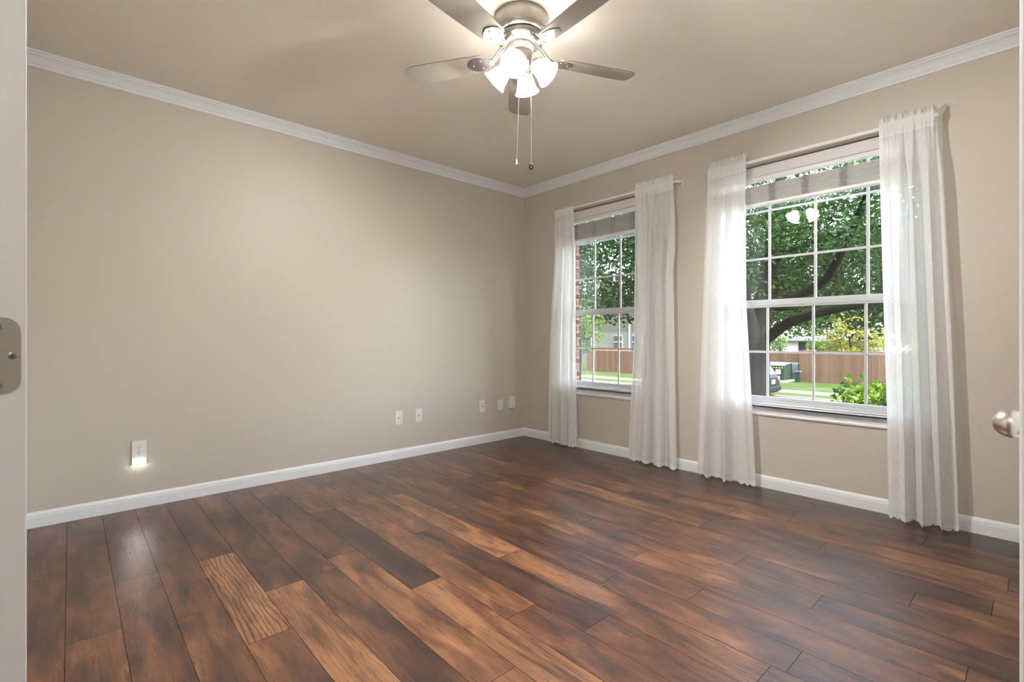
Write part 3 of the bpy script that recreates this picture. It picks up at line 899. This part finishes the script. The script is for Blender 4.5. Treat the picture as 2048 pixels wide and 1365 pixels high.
for k in range(5):
    ang = fwd + k * 2 * PI / 5
    Bm = Matrix.Translation((FX, FY, BZ)) @ Matrix.Rotation(ang, 4, 'Z') @ Matrix.Rotation(math.radians(11), 4, 'X')
    outl = []
    prof = [(0.205, 0.050), (0.215, 0.056), (0.30, 0.0615), (0.45, 0.0675), (0.58, 0.0700), (0.615, 0.0680), (0.637, 0.058), (0.647, 0.040), (0.650, 0.0)]
    for r_, h_ in prof:
        outl.append((r_, h_))
    for r_, h_ in prof[-2::-1]:
        outl.append((r_, -h_))
    bl = MB().prism(outl, lambda p: Bm @ Vector((p[0], p[1], -0.003)), lambda p: Bm @ Vector((p[0], p[1], 0.003))).build('blade', M_BLADE, fan, bevel=0.0015)
    ir = MB()
    # iron: an arm from the rotor, opening to a shield-shaped plate under the blade root
    sh = [(0.150, 0.016), (0.175, 0.022), (0.200, 0.040), (0.225, 0.048), (0.250, 0.044), (0.275, 0.028), (0.290, 0.0)]
    sh = sh + [(a, -b) for a, b in sh[-2::-1]]
    ir.prism(sh, lambda p: Bm @ Vector((p[0], p[1], -0.0075)), lambda p: Bm @ Vector((p[0], p[1], -0.0033)))
    Rm = Matrix.Translation((FX, FY, 0)) @ Matrix.Rotation(ang, 4, 'Z')
    arm = [(0.085, 2.608), (0.105, 2.600), (0.130, 2.572), (0.150, 2.548), (0.175, 2.5405)]
    for s_ in (-1, 1):
        ir.tube([Rm @ Vector((x, s_ * 0.010, z)) for x, z in arm], 0.0065, 8)
    ir.build('blade_iron', M_FANM, bl)
    for sx, sy in ((0.215, 0.026), (0.215, -0.026), (0.262, 0.0)):
        MB().lathe([(0.0001, -0.0105), (0.003, -0.010), (0.0048, -0.0078), (0.0048, -0.0072)], 12, Bm @ Matrix.Translation((sx, sy, 0))).build('screw', M_SCREW, bl)
# light kit: four arms, fitters, bell shades, bulbs
for k, (off, share) in enumerate(((-15, 0.12), (75, 0.85), (165, 1.5), (255, 1.45))):    # the bulb over the far side is weak
    ang = fwd + math.radians(off)
    ca, sa = math.cos(ang), math.sin(ang)
    tilt = math.radians(44)            # below horizontal
    ax = Vector((ca * math.cos(tilt), sa * math.cos(tilt), -math.sin(tilt)))
    o_ = Vector((FX + ca * 0.050, FY + sa * 0.050, 2.525))
    neck = Vector((FX + ca * 0.068, FY + sa * 0.068, 2.502))
    q = ax.to_track_quat('Z', 'Y').to_matrix().to_4x4()
    Ms = Matrix.Translation(neck) @ q
    ar = MB()
    ar.tube([o_ - Vector((ca, sa, 0)) * 0.012 + Vector((0, 0, 0.004)), o_, neck - ax * 0.004], 0.011, 12)
    ar.lathe([(0.0001, -0.004), (0.022, -0.004), (0.0285, 0.002), (0.0285, 0.016), (0.026, 0.018)], 28, Ms)
    am = ar.build('lamp_arm', M_FANM, fan)
    sp = [(0.0235, 0.006), (0.026, 0.012), (0.033, 0.022), (0.040, 0.036), (0.044, 0.052), (0.048, 0.070), (0.054, 0.088), (0.0605, 0.100), (0.0655, 0.106)]
    inner = [(max(0.02, r_ - 0.003), z_ - 0.0006) for r_, z_ in sp[::-1]]
    MB().lathe(sp + inner, 40, Ms).build('lamp_shade', M_SHADE, am)
    MB().lathe([(0.012, 0.006), (0.014, 0.012), (0.019, 0.022), (0.0225, 0.032), (0.0215, 0.040), (0.016, 0.047), (0.008, 0.050), (0.0001, 0.051)], 24, Ms).build('bulb', M_BULB, am)
    ld = bpy.data.lights.new('bulb_light', 'POINT')
    ld.energy = FAN_W * share
    ld.shadow_soft_size = 0.022
    ld.color = (1.0, 0.985, 0.96)
    lo = bpy.data.objects.new('bulb_light', ld)
    COL.objects.link(lo)
    lo.location = neck + ax * 0.056
    attach(lo, am)
# pull chains
right = Vector((math.cos(fwd - PI / 2), math.sin(fwd - PI / 2), 0)); away = Vector((math.cos(fwd), math.sin(fwd), 0))
for dx, dd, zb, mt, lab in ((-0.006, -0.058, 1.972, M_FOBW, 'pull chain with a light bell'), (0.052, -0.030, 1.966, M_FOB, 'pull chain with a dark ring fob')):
    p0 = Vector((FX, FY, 2.492)) + right * dx + away * dd
    sway = right * (-0.016 if dx < 0 else 0.0)
    c = MB()
    c.tube([p0 + Vector((0, 0, 0.03)) - right * dx * 0.3 - away * dd * 0.3, p0 + Vector((0, 0, 0.004)), p0 + sway * 0.3 + Vector((0, 0, -0.2)), p0 + sway + Vector((0, 0, zb + 0.02 - 2.492))], 0.0014, 6)
    n_b = 90
    for k in range(n_b):
        t_ = k / n_b
        pp = p0 + sway * t_ + Vector((0, 0, (zb + 0.02 - 2.492) * t_))
        c.box(pp.x - 0.0017, pp.x + 0.0017, pp.y - 0.0017, pp.y + 0.0017, pp.z - 0.0013, pp.z + 0.0013)
    co = c.build('pull_chain', M_CHAIN, fan)
    co['label'] = lab
    e_ = p0 + sway
    if mt is M_FOB:
        tor = MB()
        pts = []
        for k in range(17):
            a = 2 * PI * k / 16
            pts.append(Vector((e_.x, e_.y, zb)) + right * 0.0085 * math.cos(a) + Vector((0, 0, 0.012 * math.sin(a))))
        tor.tube(pts, 0.0045, 8, caps=False)
        tor.build('fob', mt, co)
    else:
        MB().lathe([(0.0001, 0.020), (0.0035, 0.018), (0.0045, 0.006), (0.0085, -0.004), (0.0085, -0.008), (0.0001, -0.009)], 14, Matrix.Translation((e_.x, e_.y, zb))).build('fob', mt, co)

# unseen hall lamp, added behind the viewpoint to light the doorway side
hl = thing('added_hall_lamp', (3.95, -4.75, H), 'unseen flush ceiling lamp added in the hall behind the viewpoint', 'ceiling lamp')
MB().lathe([(0.0001, H - 0.0005), (0.17, H - 0.0005), (0.17, H - 0.03), (0.15, H - 0.035), (0.0001, H - 0.035)], 40, Matrix.Translation((3.95, -4.75, 0))).build('lamp_base', M_NICKEL, hl)
MB().lathe([(0.150, H - 0.036), (0.145, H - 0.055), (0.12, H - 0.085), (0.07, H - 0.105), (0.0001, H - 0.112)], 40, Matrix.Translation((3.95, -4.75, 0))).build('lamp_bowl', M_SHADE, hl)
ld = bpy.data.lights.new('added_hall_light', 'POINT')
ld.energy = HALL_W; ld.shadow_soft_size = 0.12; ld.color = (1.0, 0.985, 0.96)
lo = bpy.data.objects.new('added_hall_light', ld); COL.objects.link(lo); lo.location = (3.95, -4.75, H - 0.27); attach(lo, hl)

# ------------------------------------------------------------------ outside: ground
def ground_z(y):
    if y < 2: return -0.35
    if y < 13: return -0.35 + (-1.6 + 0.35) * (y - 2) / 11.0
    return -1.6
g = MB()
ys = [0.226, 2, 4, 6, 8, 10, 13]
def strip(mb, pts, x0, x1):
    prev = None
    for y, z in pts:
        a, b = mb.bm.verts.new((x0, y, z)), mb.bm.verts.new((x1, y, z))
        if prev:
            mb.bm.faces.new((prev[0], prev[1], b, a))
        prev = (a, b)
strip(g, [(y, ground_z(y)) for y in ys], -60, 30)
strip(g, [(20.6, -1.6), (22.1, -1.6)], -60, 30)
strip(g, [(23.3, -1.6), (28, -1.58), (40, -1.55), (90, -1.2)], -60, 30)
struct(g.build('ground', M_GRASS), 'green lawn outside the windows', 'lawn')
st = MB(); strip(st, [(13, -1.6), (13.01, -1.75), (20.4, -1.75)], -60, 30)
struct(st.build('street', M_ASPH), 'grey street beyond the front lawn', 'street')
st = MB(); st.box(-60, 30, 20.4, 20.6, -1.8, -1.59); strip(st, [(22.1, -1.585), (23.3, -1.585)], -60, 30)
struct(st.build('sidewalk', M_WALK), 'pale concrete sidewalk strip across the lawn', 'sidewalk')

dw = MB(); strip(dw, [(0.24, -0.33), (2, -0.33), (13, -1.58)], 4.6, 10.5)  # pale slab added out of view, bounces daylight into the room
struct(dw.build('reflector', M_CONC), 'pale concrete driveway added out of view to bounce daylight indoors', 'reflector')

# ------------------------------------------------------------------ outside: foliage
def leaves(name, mtl, clumps, per, crad, size, seed, parent=None, squash=0.8, tone=None, droop=0.0):
    rr = random.Random(seed)
    V, F, T = [], [], []
    for (cx, cy, cz), ct in clumps:
        for _ in range(per):
            while True:
                dx, dy, dz = rr.uniform(-1, 1), rr.uniform(-1, 1), rr.uniform(-1, 1)
                if dx * dx + dy * dy + dz * dz < 1:
                    break
            p = Vector((cx + dx * crad, cy + dy * crad, cz + dz * crad * squash))
            d = Vector((rr.gauss(0, 1), rr.gauss(0, 1), rr.gauss(0, 0.7) - droop)).normalized()
            s = d.cross(Vector((rr.gauss(0, 1), rr.gauss(0, 1), rr.gauss(0, 1)))).normalized()
            n = d.cross(s)
            l = size * rr.uniform(0.7, 1.25)
            w = l * rr.uniform(0.20, 0.30)
            i = len(V)
            V += [tuple(p), tuple(p + d * l * 0.45 + s * w + n * l * 0.08), tuple(p + d * l), tuple(p + d * l * 0.45 - s * w + n * l * 0.08)]
            F.append((i, i + 1, i + 2, i + 3))
            T.append(min(1.0, max(0.0, ct + rr.gauss(0, 0.22))))
    me = bpy.data.meshes.new(name)
    me.from_pydata(V, [], F)
    a = me.attributes.new('tone', 'FLOAT', 'FACE')
    a.data.foreach_set('value', T)
    me.materials.append(mtl)
    o = bpy.data.objects.new(name, me)
    COL.objects.link(o)
    if parent is not None:
        attach(o, parent)
    return o

def blob_clumps(c, r, n, seed, shell=0.35, zmin=None, tone=(0.2, 0.7)):
    rr = random.Random(seed)
    out = []
    while len(out) < n:
        d = Vector((rr.uniform(-1, 1), rr.uniform(-1, 1), rr.uniform(-1, 1)))
        if not shell < d.length < 1:
            continue
        p = (c[0] + d.x * r[0], c[1] + d.y * r[1], c[2] + d.z * r[2])
        if zmin is not None and p[2] < zmin:
            continue
        out.append((p, rr.uniform(*tone)))
    return out

def curve(pts, n=10):
    """Catmull-Rom through the points"""
    pts = [Vector(p) for p in pts]
    P = [pts[0] * 2 - pts[1]] + pts + [pts[-1] * 2 - pts[-2]]
    out = []
    for i in range(1, len(P) - 2):
        for k in range(n):
            t = k / n
            a, b, c, d = P[i - 1], P[i], P[i + 1], P[i + 2]
            out.append(0.5 * ((2 * b) + (c - a) * t + (2 * a - 5 * b + 4 * c - d) * t * t + (3 * b - a - 3 * c + d) * t ** 3))
    out.append(pts[-1])
    return out

FD = Vector((-0.7393, 0.6734, 0)); RD = Vector((0.6734, 0.7393, 0))
def at(px, py, t):
    """the world point seen at that pixel, at that depth (used to plan where the outside things stand)"""
    return CAMP + t * (FD + (px - 1024) / 971.0 * RD + Vector((0, 0, (675 - py) / 971.0)))

# ---- the big shade tree on the front lawn
tb = at(1510, 800, 9.0)
gz = ground_z(tb.y)
tree = thing('shade_tree', (tb.x, tb.y, gz), 'large shade tree with a forking grey trunk on the front lawn', 'tree')
def limb(name, pts, r0, r1, parent):
    pth = curve(pts, 8)
    n = len(pth)
    m = MB().tube(pth, [r0 + (r1 - r0) * (k / (n - 1)) ** 0.9 for k in range(n)], 14)
    return m.build(name, M_BARK, parent)
T = 9.0
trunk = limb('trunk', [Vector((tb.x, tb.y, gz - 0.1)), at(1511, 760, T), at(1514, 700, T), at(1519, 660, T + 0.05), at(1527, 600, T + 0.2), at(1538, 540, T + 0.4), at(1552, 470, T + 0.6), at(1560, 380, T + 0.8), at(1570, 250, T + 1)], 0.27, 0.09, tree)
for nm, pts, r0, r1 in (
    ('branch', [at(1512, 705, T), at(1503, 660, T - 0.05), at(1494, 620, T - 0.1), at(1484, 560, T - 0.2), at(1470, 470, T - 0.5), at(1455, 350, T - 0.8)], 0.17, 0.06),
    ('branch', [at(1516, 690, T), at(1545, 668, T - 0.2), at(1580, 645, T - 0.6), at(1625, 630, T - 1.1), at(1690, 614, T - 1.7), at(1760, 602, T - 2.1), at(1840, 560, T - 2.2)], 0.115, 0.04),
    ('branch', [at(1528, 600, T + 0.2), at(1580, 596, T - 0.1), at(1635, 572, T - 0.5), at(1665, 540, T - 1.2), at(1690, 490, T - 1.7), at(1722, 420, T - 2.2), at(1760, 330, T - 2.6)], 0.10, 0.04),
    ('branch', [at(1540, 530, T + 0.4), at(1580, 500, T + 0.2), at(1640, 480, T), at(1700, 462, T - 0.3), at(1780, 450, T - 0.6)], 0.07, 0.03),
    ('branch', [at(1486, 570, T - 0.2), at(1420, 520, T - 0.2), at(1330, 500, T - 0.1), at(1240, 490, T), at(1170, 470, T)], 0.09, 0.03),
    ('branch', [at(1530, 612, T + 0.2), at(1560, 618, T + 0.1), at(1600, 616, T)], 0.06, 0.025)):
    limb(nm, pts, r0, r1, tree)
cl = []
tr = random.Random(21)
def add_clumps(n, px0, px1, py0, py1, t0, t1, tone):
    for _ in range(n):
        p = at(tr.uniform(px0, px1), tr.uniform(py0, py1), tr.uniform(t0, t1))
        cl.append((tuple(p), tr.uniform(*tone)))
add_clumps(300, 1380, 1900, 120, 585, 8.6, 14, (0.15, 0.9))
add_clumps(34, 1380, 1900, 200, 540, 6.4, 8.2, (0.1, 0.6))
add_clumps(60, 1520, 1640, 420, 600, 9.2, 13, (0.3, 1.0))
add_clumps(26, 1640, 1860, 570, 622, 8.2, 10, (0.0, 0.5))
add_clumps(9, 1650, 1860, 618, 640, 8.2, 9.5, (0.0, 0.5))
add_clumps(60, 1725, 1905, 230, 575, 7.6, 11, (0.1, 0.8))
add_clumps(26, 1545, 1640, 612, 655, 10.5, 13, (0.8, 1.0))
add_clumps(230, 1080, 1400, 300, 605, 8, 13, (0.0, 0.5))
add_clumps(7, 1205, 1290, 590, 625, 8.5, 10, (0.0, 0.3))
add_clumps(70, 1300, 1950, -250, 150, 7.5, 12, (0.2, 0.7))
leaves('foliage', M_LEAF, cl, 105, 0.48, 0.10, 5, tree, droop=0.35)

# ---- hedge under the wide window and the sprig at its left
def hedge(loc, clumps, label, per, size, seed):
    h = thing('shrub', loc, label, 'shrub', 'leafy shrubs below the wide window')
    b = MB()
    for (c, _) in clumps[::4]:
        b.tube([(loc[0] + (c[0] - loc[0]) * 0.4, loc[1], loc[2]), (c[0], c[1], c[2])], 0.006, 5)
    b.build('stem', M_DIRT, h)
    leaves('foliage', M_LEAFH, clumps, per, 0.16, size, seed, h, droop=-0.5)
tr = random.Random(77)
hc = [((tr.uniform(2.42, 4.3), tr.uniform(1.0, 1.75), tr.uniform(0.05, 0.66)), tr.uniform(0.2, 0.9)) for _ in range(150)]
hc = [(p, t) for p, t in hc if p[0] > 2.70 + max(0, (p[2] - 0.40)) * 0.5]
hedge((3.3, 1.4, -0.35), hc, 'bright green leafy shrub at the lower right of the wide window', 60, 0.075, 8)
hc = [((tr.uniform(1.32, 1.66), tr.uniform(1.15, 1.6), tr.uniform(-0.2, 0.50)), tr.uniform(0.4, 0.9)) for _ in range(16)]
hedge((1.5, 1.4, -0.35), hc, 'small bright green shrub at the lower left of the wide window', 26, 0.075, 9)

# ---- smaller trees farther away
def small_tree(px, t, crown, label, mtl, n, per, crad, size, seed, tone, trunk_r=0.07):
    base = at(px, 700, t)
    z0 = -1.56
    o = thing('garden_tree', (base.x, base.y, z0), label, 'tree', 'trees beyond the street')
    cz, r = crown
    MB().tube(curve([(base.x, base.y, z0), (base.x + 0.05, base.y, z0 + (cz - z0) * 0.5), (base.x - 0.05, base.y, cz)], 5), [trunk_r] * 5 + [trunk_r * 0.7] * 6, 10).build('trunk', M_BARK, o)
    leaves('foliage', mtl, blob_clumps((base.x, base.y, cz), r, n, seed, 0.2, z0 + 0.4, tone), per, crad, size, seed, o)
small_tree(1700, 34, (1.2, (1.9, 1.5, 1.9)), 'yellow green tree rising behind the brown fence', M_LEAFY, 80, 60, 0.5, 0.22, 31, (0.35, 1.0))
small_tree(1832, 34, (0.9, (1.6, 1.5, 2.0)), 'yellow green tree behind the fence, half behind the right curtain', M_LEAFY, 60, 60, 0.5, 0.22, 32, (0.3, 0.8))
small_tree(1646, 38, (0.05, (1.1, 0.9, 0.75)), 'low round green bush tree just above the fence top', M_LEAFH, 40, 50, 0.35, 0.19, 33, (0.2, 0.6))
small_tree(1160, 30, (2.0, (1.5, 1.3, 1.9)), 'pale green young tree seen at the left of the narrow window', M_LEAFP, 60, 60, 0.45, 0.22, 34, (0.3, 0.8))
small_tree(1560, 40, (0.7, (0.9, 0.8, 0.8)), 'wispy green tree in front of the low pale house', M_LEAFP, 16, 30, 0.35, 0.2, 35, (0.2, 0.7))
for q, (px, t, cz, r, lab) in enumerate((  # tall trees added to screen the bright sky behind the leaves
        (1130, 74, 10.5, (7.0, 4, 10.0), 'added sky-screening tree behind the left end of the two storey house'),
        (1330, 74, 10.0, (7.0, 4, 10.0), 'added sky-screening tree behind the right end of the two storey house'),
        (1520, 84, 10.0, (7.0, 4, 10.0), 'added sky-screening tree far behind the big tree trunk'),
        (1690, 66, 8.5, (5.6, 3.5, 8.5), 'added sky-screening tree far behind the middle of the wide window'),
        (1880, 74, 9.5, (6.5, 4, 9.5), 'added sky-screening tree far behind the rightmost curtain'))):
    small_tree(px, t, (cz, r), lab, M_LEAF, 190, 70, 1.3, 0.60, 60 + q, (0.1, 0.8), 0.3)
small_tree(1440, 66, (2.6, (4.2, 3, 2.6)), 'mid green tree far beyond the recessed fence', M_LEAFP, 70, 60, 0.8, 0.4, 39, (0.3, 0.8), 0.2)

# ------------------------------------------------------------------ outside: fences, utility boxes
def fence(x0, x1, y, z0, z1, label, end_return=None):
    f = thing('wooden_fence', ((x0 + x1) / 2, y, z0), label, 'fence', 'brown wooden fences across the street')
    m = MB()
    x = x0
    k = 0
    while x < x1:
        m.box(x, min(x + 0.134, x1), y, y + 0.018, z0, z1 + 0.012 * math.sin(k * 2.3))
        x += 0.14; k += 1
    if end_return:
        yy = y + 0.02
        while yy < end_return:
            m.box(x0, x0 + 0.018, yy, yy + 0.134, z0, z1)
            yy += 0.14
    m.build('fence_boards', M_FENCE, f)
    r = MB()
    for z in (z0 + 0.3, (z0 + z1) / 2, z1 - 0.25):
        r.box(x0, x1, y + 0.02, y + 0.06, z - 0.045, z + 0.045)
    r.build('fence_rail', M_FENCE, f)
    for q in range(int((x1 - x0) / 2.4) + 1):
        xx = x0 + q * 2.4
        MB().box(xx, xx + 0.09, y + 0.06, y + 0.15, z0, z1 - 0.05).build('fence_post', M_FENCE, f)
fence(-6.05, 7.0, 28.8, -1.62, 0.30, 'long brown wooden fence seen through the wide window', 32.0)
fence(-11.0, -6.05, 32.0, -1.62, 0.15, 'recessed brown wooden fence behind the green utility cabinet')
fence(-21.1, -12.0, 27.2, -1.62, 0.05, 'brown wooden fence before the two storey house', 33.0)

tx = thing('transformer_cabinet', (-7.25, 28.3, -1.6), 'dark green utility cabinet with a white sticker on the lawn', 'utility box')
MB().box(-8.1, -6.4, 27.6, 29.2, -1.6, -1.50).build('concrete_pad', M_CONC, tx)
MB().prism([(27.75, -1.5), (29.1, -1.5), (29.1, -0.52), (27.85, -0.60), (27.75, -0.64)], lambda p: (-7.95, p[0], p[1]), lambda p: (-6.55, p[0], p[1])).build('cabinet', M_TRANS, tx, bevel=0.02)
MB().prism([(27.70, -0.645), (27.82, -0.585), (29.14, -0.49), (29.14, -0.45), (27.80, -0.55), (27.70, -0.60)], lambda p: (-7.98, p[0], p[1]), lambda p: (-6.52, p[0], p[1])).build('lid', M_TRANT, tx, bevel=0.01)
MB().box(-7.02, -6.74, 27.738, 27.749, -1.12, -0.84).build('sticker', M_STICK, tx)
for k in range(4):
    MB().box(-7.16 + k * 0.15, -7.07 + k * 0.15, 27.738, 27.749, -0.76, -0.70).build('warning_mark', M_YELLOW, tx)
mt = thing('meter_cabinet', (-6.55, 29.65, -1.6), 'pale grey utility box beside the green cabinet', 'utility box')
MB().box(-6.80, -6.30, 29.4, 29.9, -1.15, -0.50).build('cabinet', M_METER, mt, bevel=0.03)
MB().box(-6.66, -6.44, 29.5, 29.8, -1.6, -1.15).build('pedestal', M_METER, mt)
MB().lathe([(0.0001, 0.05), (0.09, 0.05), (0.1, 0.0)], 20, Matrix.Translation((-6.30, 29.65, -0.78)) @ Matrix.Rotation(PI / 2, 4, 'Y')).build('meter_dial', M_STICK, mt)
pd = thing('cable_pedestal', (-5.95, 28.3, -1.6), 'small green cable post standing at the fence corner', 'utility post')
MB().box(-6.08, -5.82, 28.18, 28.42, -1.6, -0.98).build('post', M_TRANS, pd, bevel=0.02)
MB().box(-6.10, -5.80, 28.16, 28.44, -0.98, -0.90).build('cap', M_TRANT, pd, bevel=0.02)

# ------------------------------------------------------------------ outside: parked car
car = thing('parked_car', (-6.7, 20.0, -1.75), 'dark parked car half hidden behind the tree trunk', 'car')
CZ = -1.75; CXE = -4.42
side = [(0.0, 0.38), (0.02, 0.75), (0.05, 1.02), (0.16, 1.10), (0.42, 1.52), (0.75, 1.60), (2.3, 1.60), (3.05, 1.12), (4.1, 0.98), (4.45, 0.80), (4.5, 0.42), (4.4, 0.28), (0.1, 0.28)]
cb = MB().prism(side, lambda p: (CXE - p[0], 19.15, CZ + p[1]), lambda p: (CXE - p[0], 20.9, CZ + p[1])).build('body', M_CARB, car, bevel=0.07, bseg=3)
MB().prism([(0.165, 1.13), (0.41, 1.485), (0.44, 1.47), (0.20, 1.12)], lambda p: (CXE - p[0] + 0.012, 19.32, CZ + p[1]), lambda p: (CXE - p[0] + 0.012, 20.73, CZ + p[1])).build('rear_window', M_CARGL, car)
for ya, yb in ((19.141, 19.149), (20.901, 20.909)):
    MB().prism([(0.42, 1.13), (0.62, 1.50), (2.25, 1.50), (2.85, 1.14)], lambda p: (CXE - p[0], ya, CZ + p[1]), lambda p: (CXE - p[0], yb, CZ + p[1])).build('side_window', M_CARGL, car)
MB().prism([(2.36, 1.575), (3.0, 1.165), (2.98, 1.14), (2.33, 1.56)], lambda p: (CXE - p[0], 19.32, CZ + p[1]), lambda p: (CXE - p[0], 20.73, CZ + p[1])).build('windshield', M_CARGL, car)
MB().box(CXE - 0.01, CXE + 0.06, 19.2, 20.85, CZ + 0.36, CZ + 0.58).build('bumper', M_CARB, car, bevel=0.03)
MB().box(CXE - 0.02, CXE + 0.004, 19.85, 20.2, CZ + 0.72, CZ + 0.90).build('license_plate', M_STICK, car)
for y0 in (19.2, 20.6):
    MB().box(CXE - 0.1, CXE + 0.0, y0, y0 + 0.25, CZ + 0.85, CZ + 1.02).build('tail_lamp', M_TAIL, car, bevel=0.02)
for xx in (CXE - 0.85, CXE - 3.6):
    for yy in (19.15, 20.72):
        Mw = Matrix.Translation((xx, yy, CZ + 0.33)) @ Matrix.Rotation(-PI / 2, 4, 'X')
        wh = MB().lathe([(0.18, 0.0), (0.30, 0.0), (0.33, 0.03), (0.33, 0.17), (0.30, 0.20), (0.18, 0.20)], 28, Mw).build('wheel', M_TIRE, car)
        MB().lathe([(0.0001, 0.02), (0.18, 0.01), (0.18, 0.19), (0.0001, 0.18)], 20, Mw).build('wheel_rim', M_METER, wh)

# ------------------------------------------------------------------ outside: houses
h1 = thing('neighbor_house', (-28, 36, -1.6), 'two storey house of beige siding over pale brick beyond the fence', 'house')
MB().box(-44, -17.5, 36.06, 46, 1.6, 5.2).build('siding_wall', M_SIDING, h1)
MB().box(-44, -17.5, 36, 46, -1.7, 1.6).build('brick_wall', M_PBRICK, h1)
MB().prism([(35.4, 5.2), (41, 8.0), (46.6, 5.2)], lambda p: (-44.6, p[0], p[1]), lambda p: (-16.9, p[0], p[1])).build('roof', M_ROOF, h1)
for xa, xb in ((-28.35, -27.55), (-24.75, -23.75), (-22.6, -21.6)):
    wf = MB().box(xa, xb, 35.95, 36.0, 0.02, 1.28).build('house_window', M_HWALL, h1)
    MB().box(xa + 0.02, xb - 0.02, 35.93, 35.95, 0.04, 0.62).box(xa + 0.02, xb - 0.02, 35.93, 35.95, 0.68, 1.26).build('pane', M_HDARK, wf)
MB().box(-23.0, -22.86, 35.9, 36.06, -1.6, 5.0).build('downspout', M_HTRIM, h1)
h2 = thing('low_house', (-10, 43, -1.5), 'low pale house with a light roof behind the recessed fence', 'house')
MB().box(-16, -4.0, 42, 50, -1.6, 0.95).build('wall', M_HWALL, h2)
MB().prism([(41.2, 0.85), (41.2, 1.0), (46, 2.45), (50.8, 1.0), (50.8, 0.85)], lambda p: (-16.8, p[0], p[1]), lambda p: (-3.4, p[0], p[1])).build('roof', M_ROOF, h2)
MB().box(-16.8, -3.4, 41.12, 41.2, 0.80, 1.02).build('gutter', M_HTRIM, h2)
MB().box(-10.15, -9.55, 41.93, 42.0, -1.5, 0.70).build('doorway', M_HDARK, h2)
MB().box(-9.3, -7.4, 41.95, 42.0, -1.5, 0.60).build('garage_door', M_HDOOR, h2)
h3 = thing('distant_house', (-6, 52, -1.5), 'far white gabled house glimpsed between the trees', 'house')
bx = at(1690, 690, 47)
MB().box(bx.x - 1.8, bx.x + 1.8, bx.y, bx.y + 4, -1.5, 0.4).build('wall', M_HWALL, h3)
MB().prism([(-2.1, 0.35), (0, 1.5), (2.1, 0.35)], lambda p: (bx.x + p[0], bx.y - 0.4, p[1]), lambda p: (bx.x + p[0], bx.y + 4.4, p[1])).build('roof', M_HTRIM, h3)
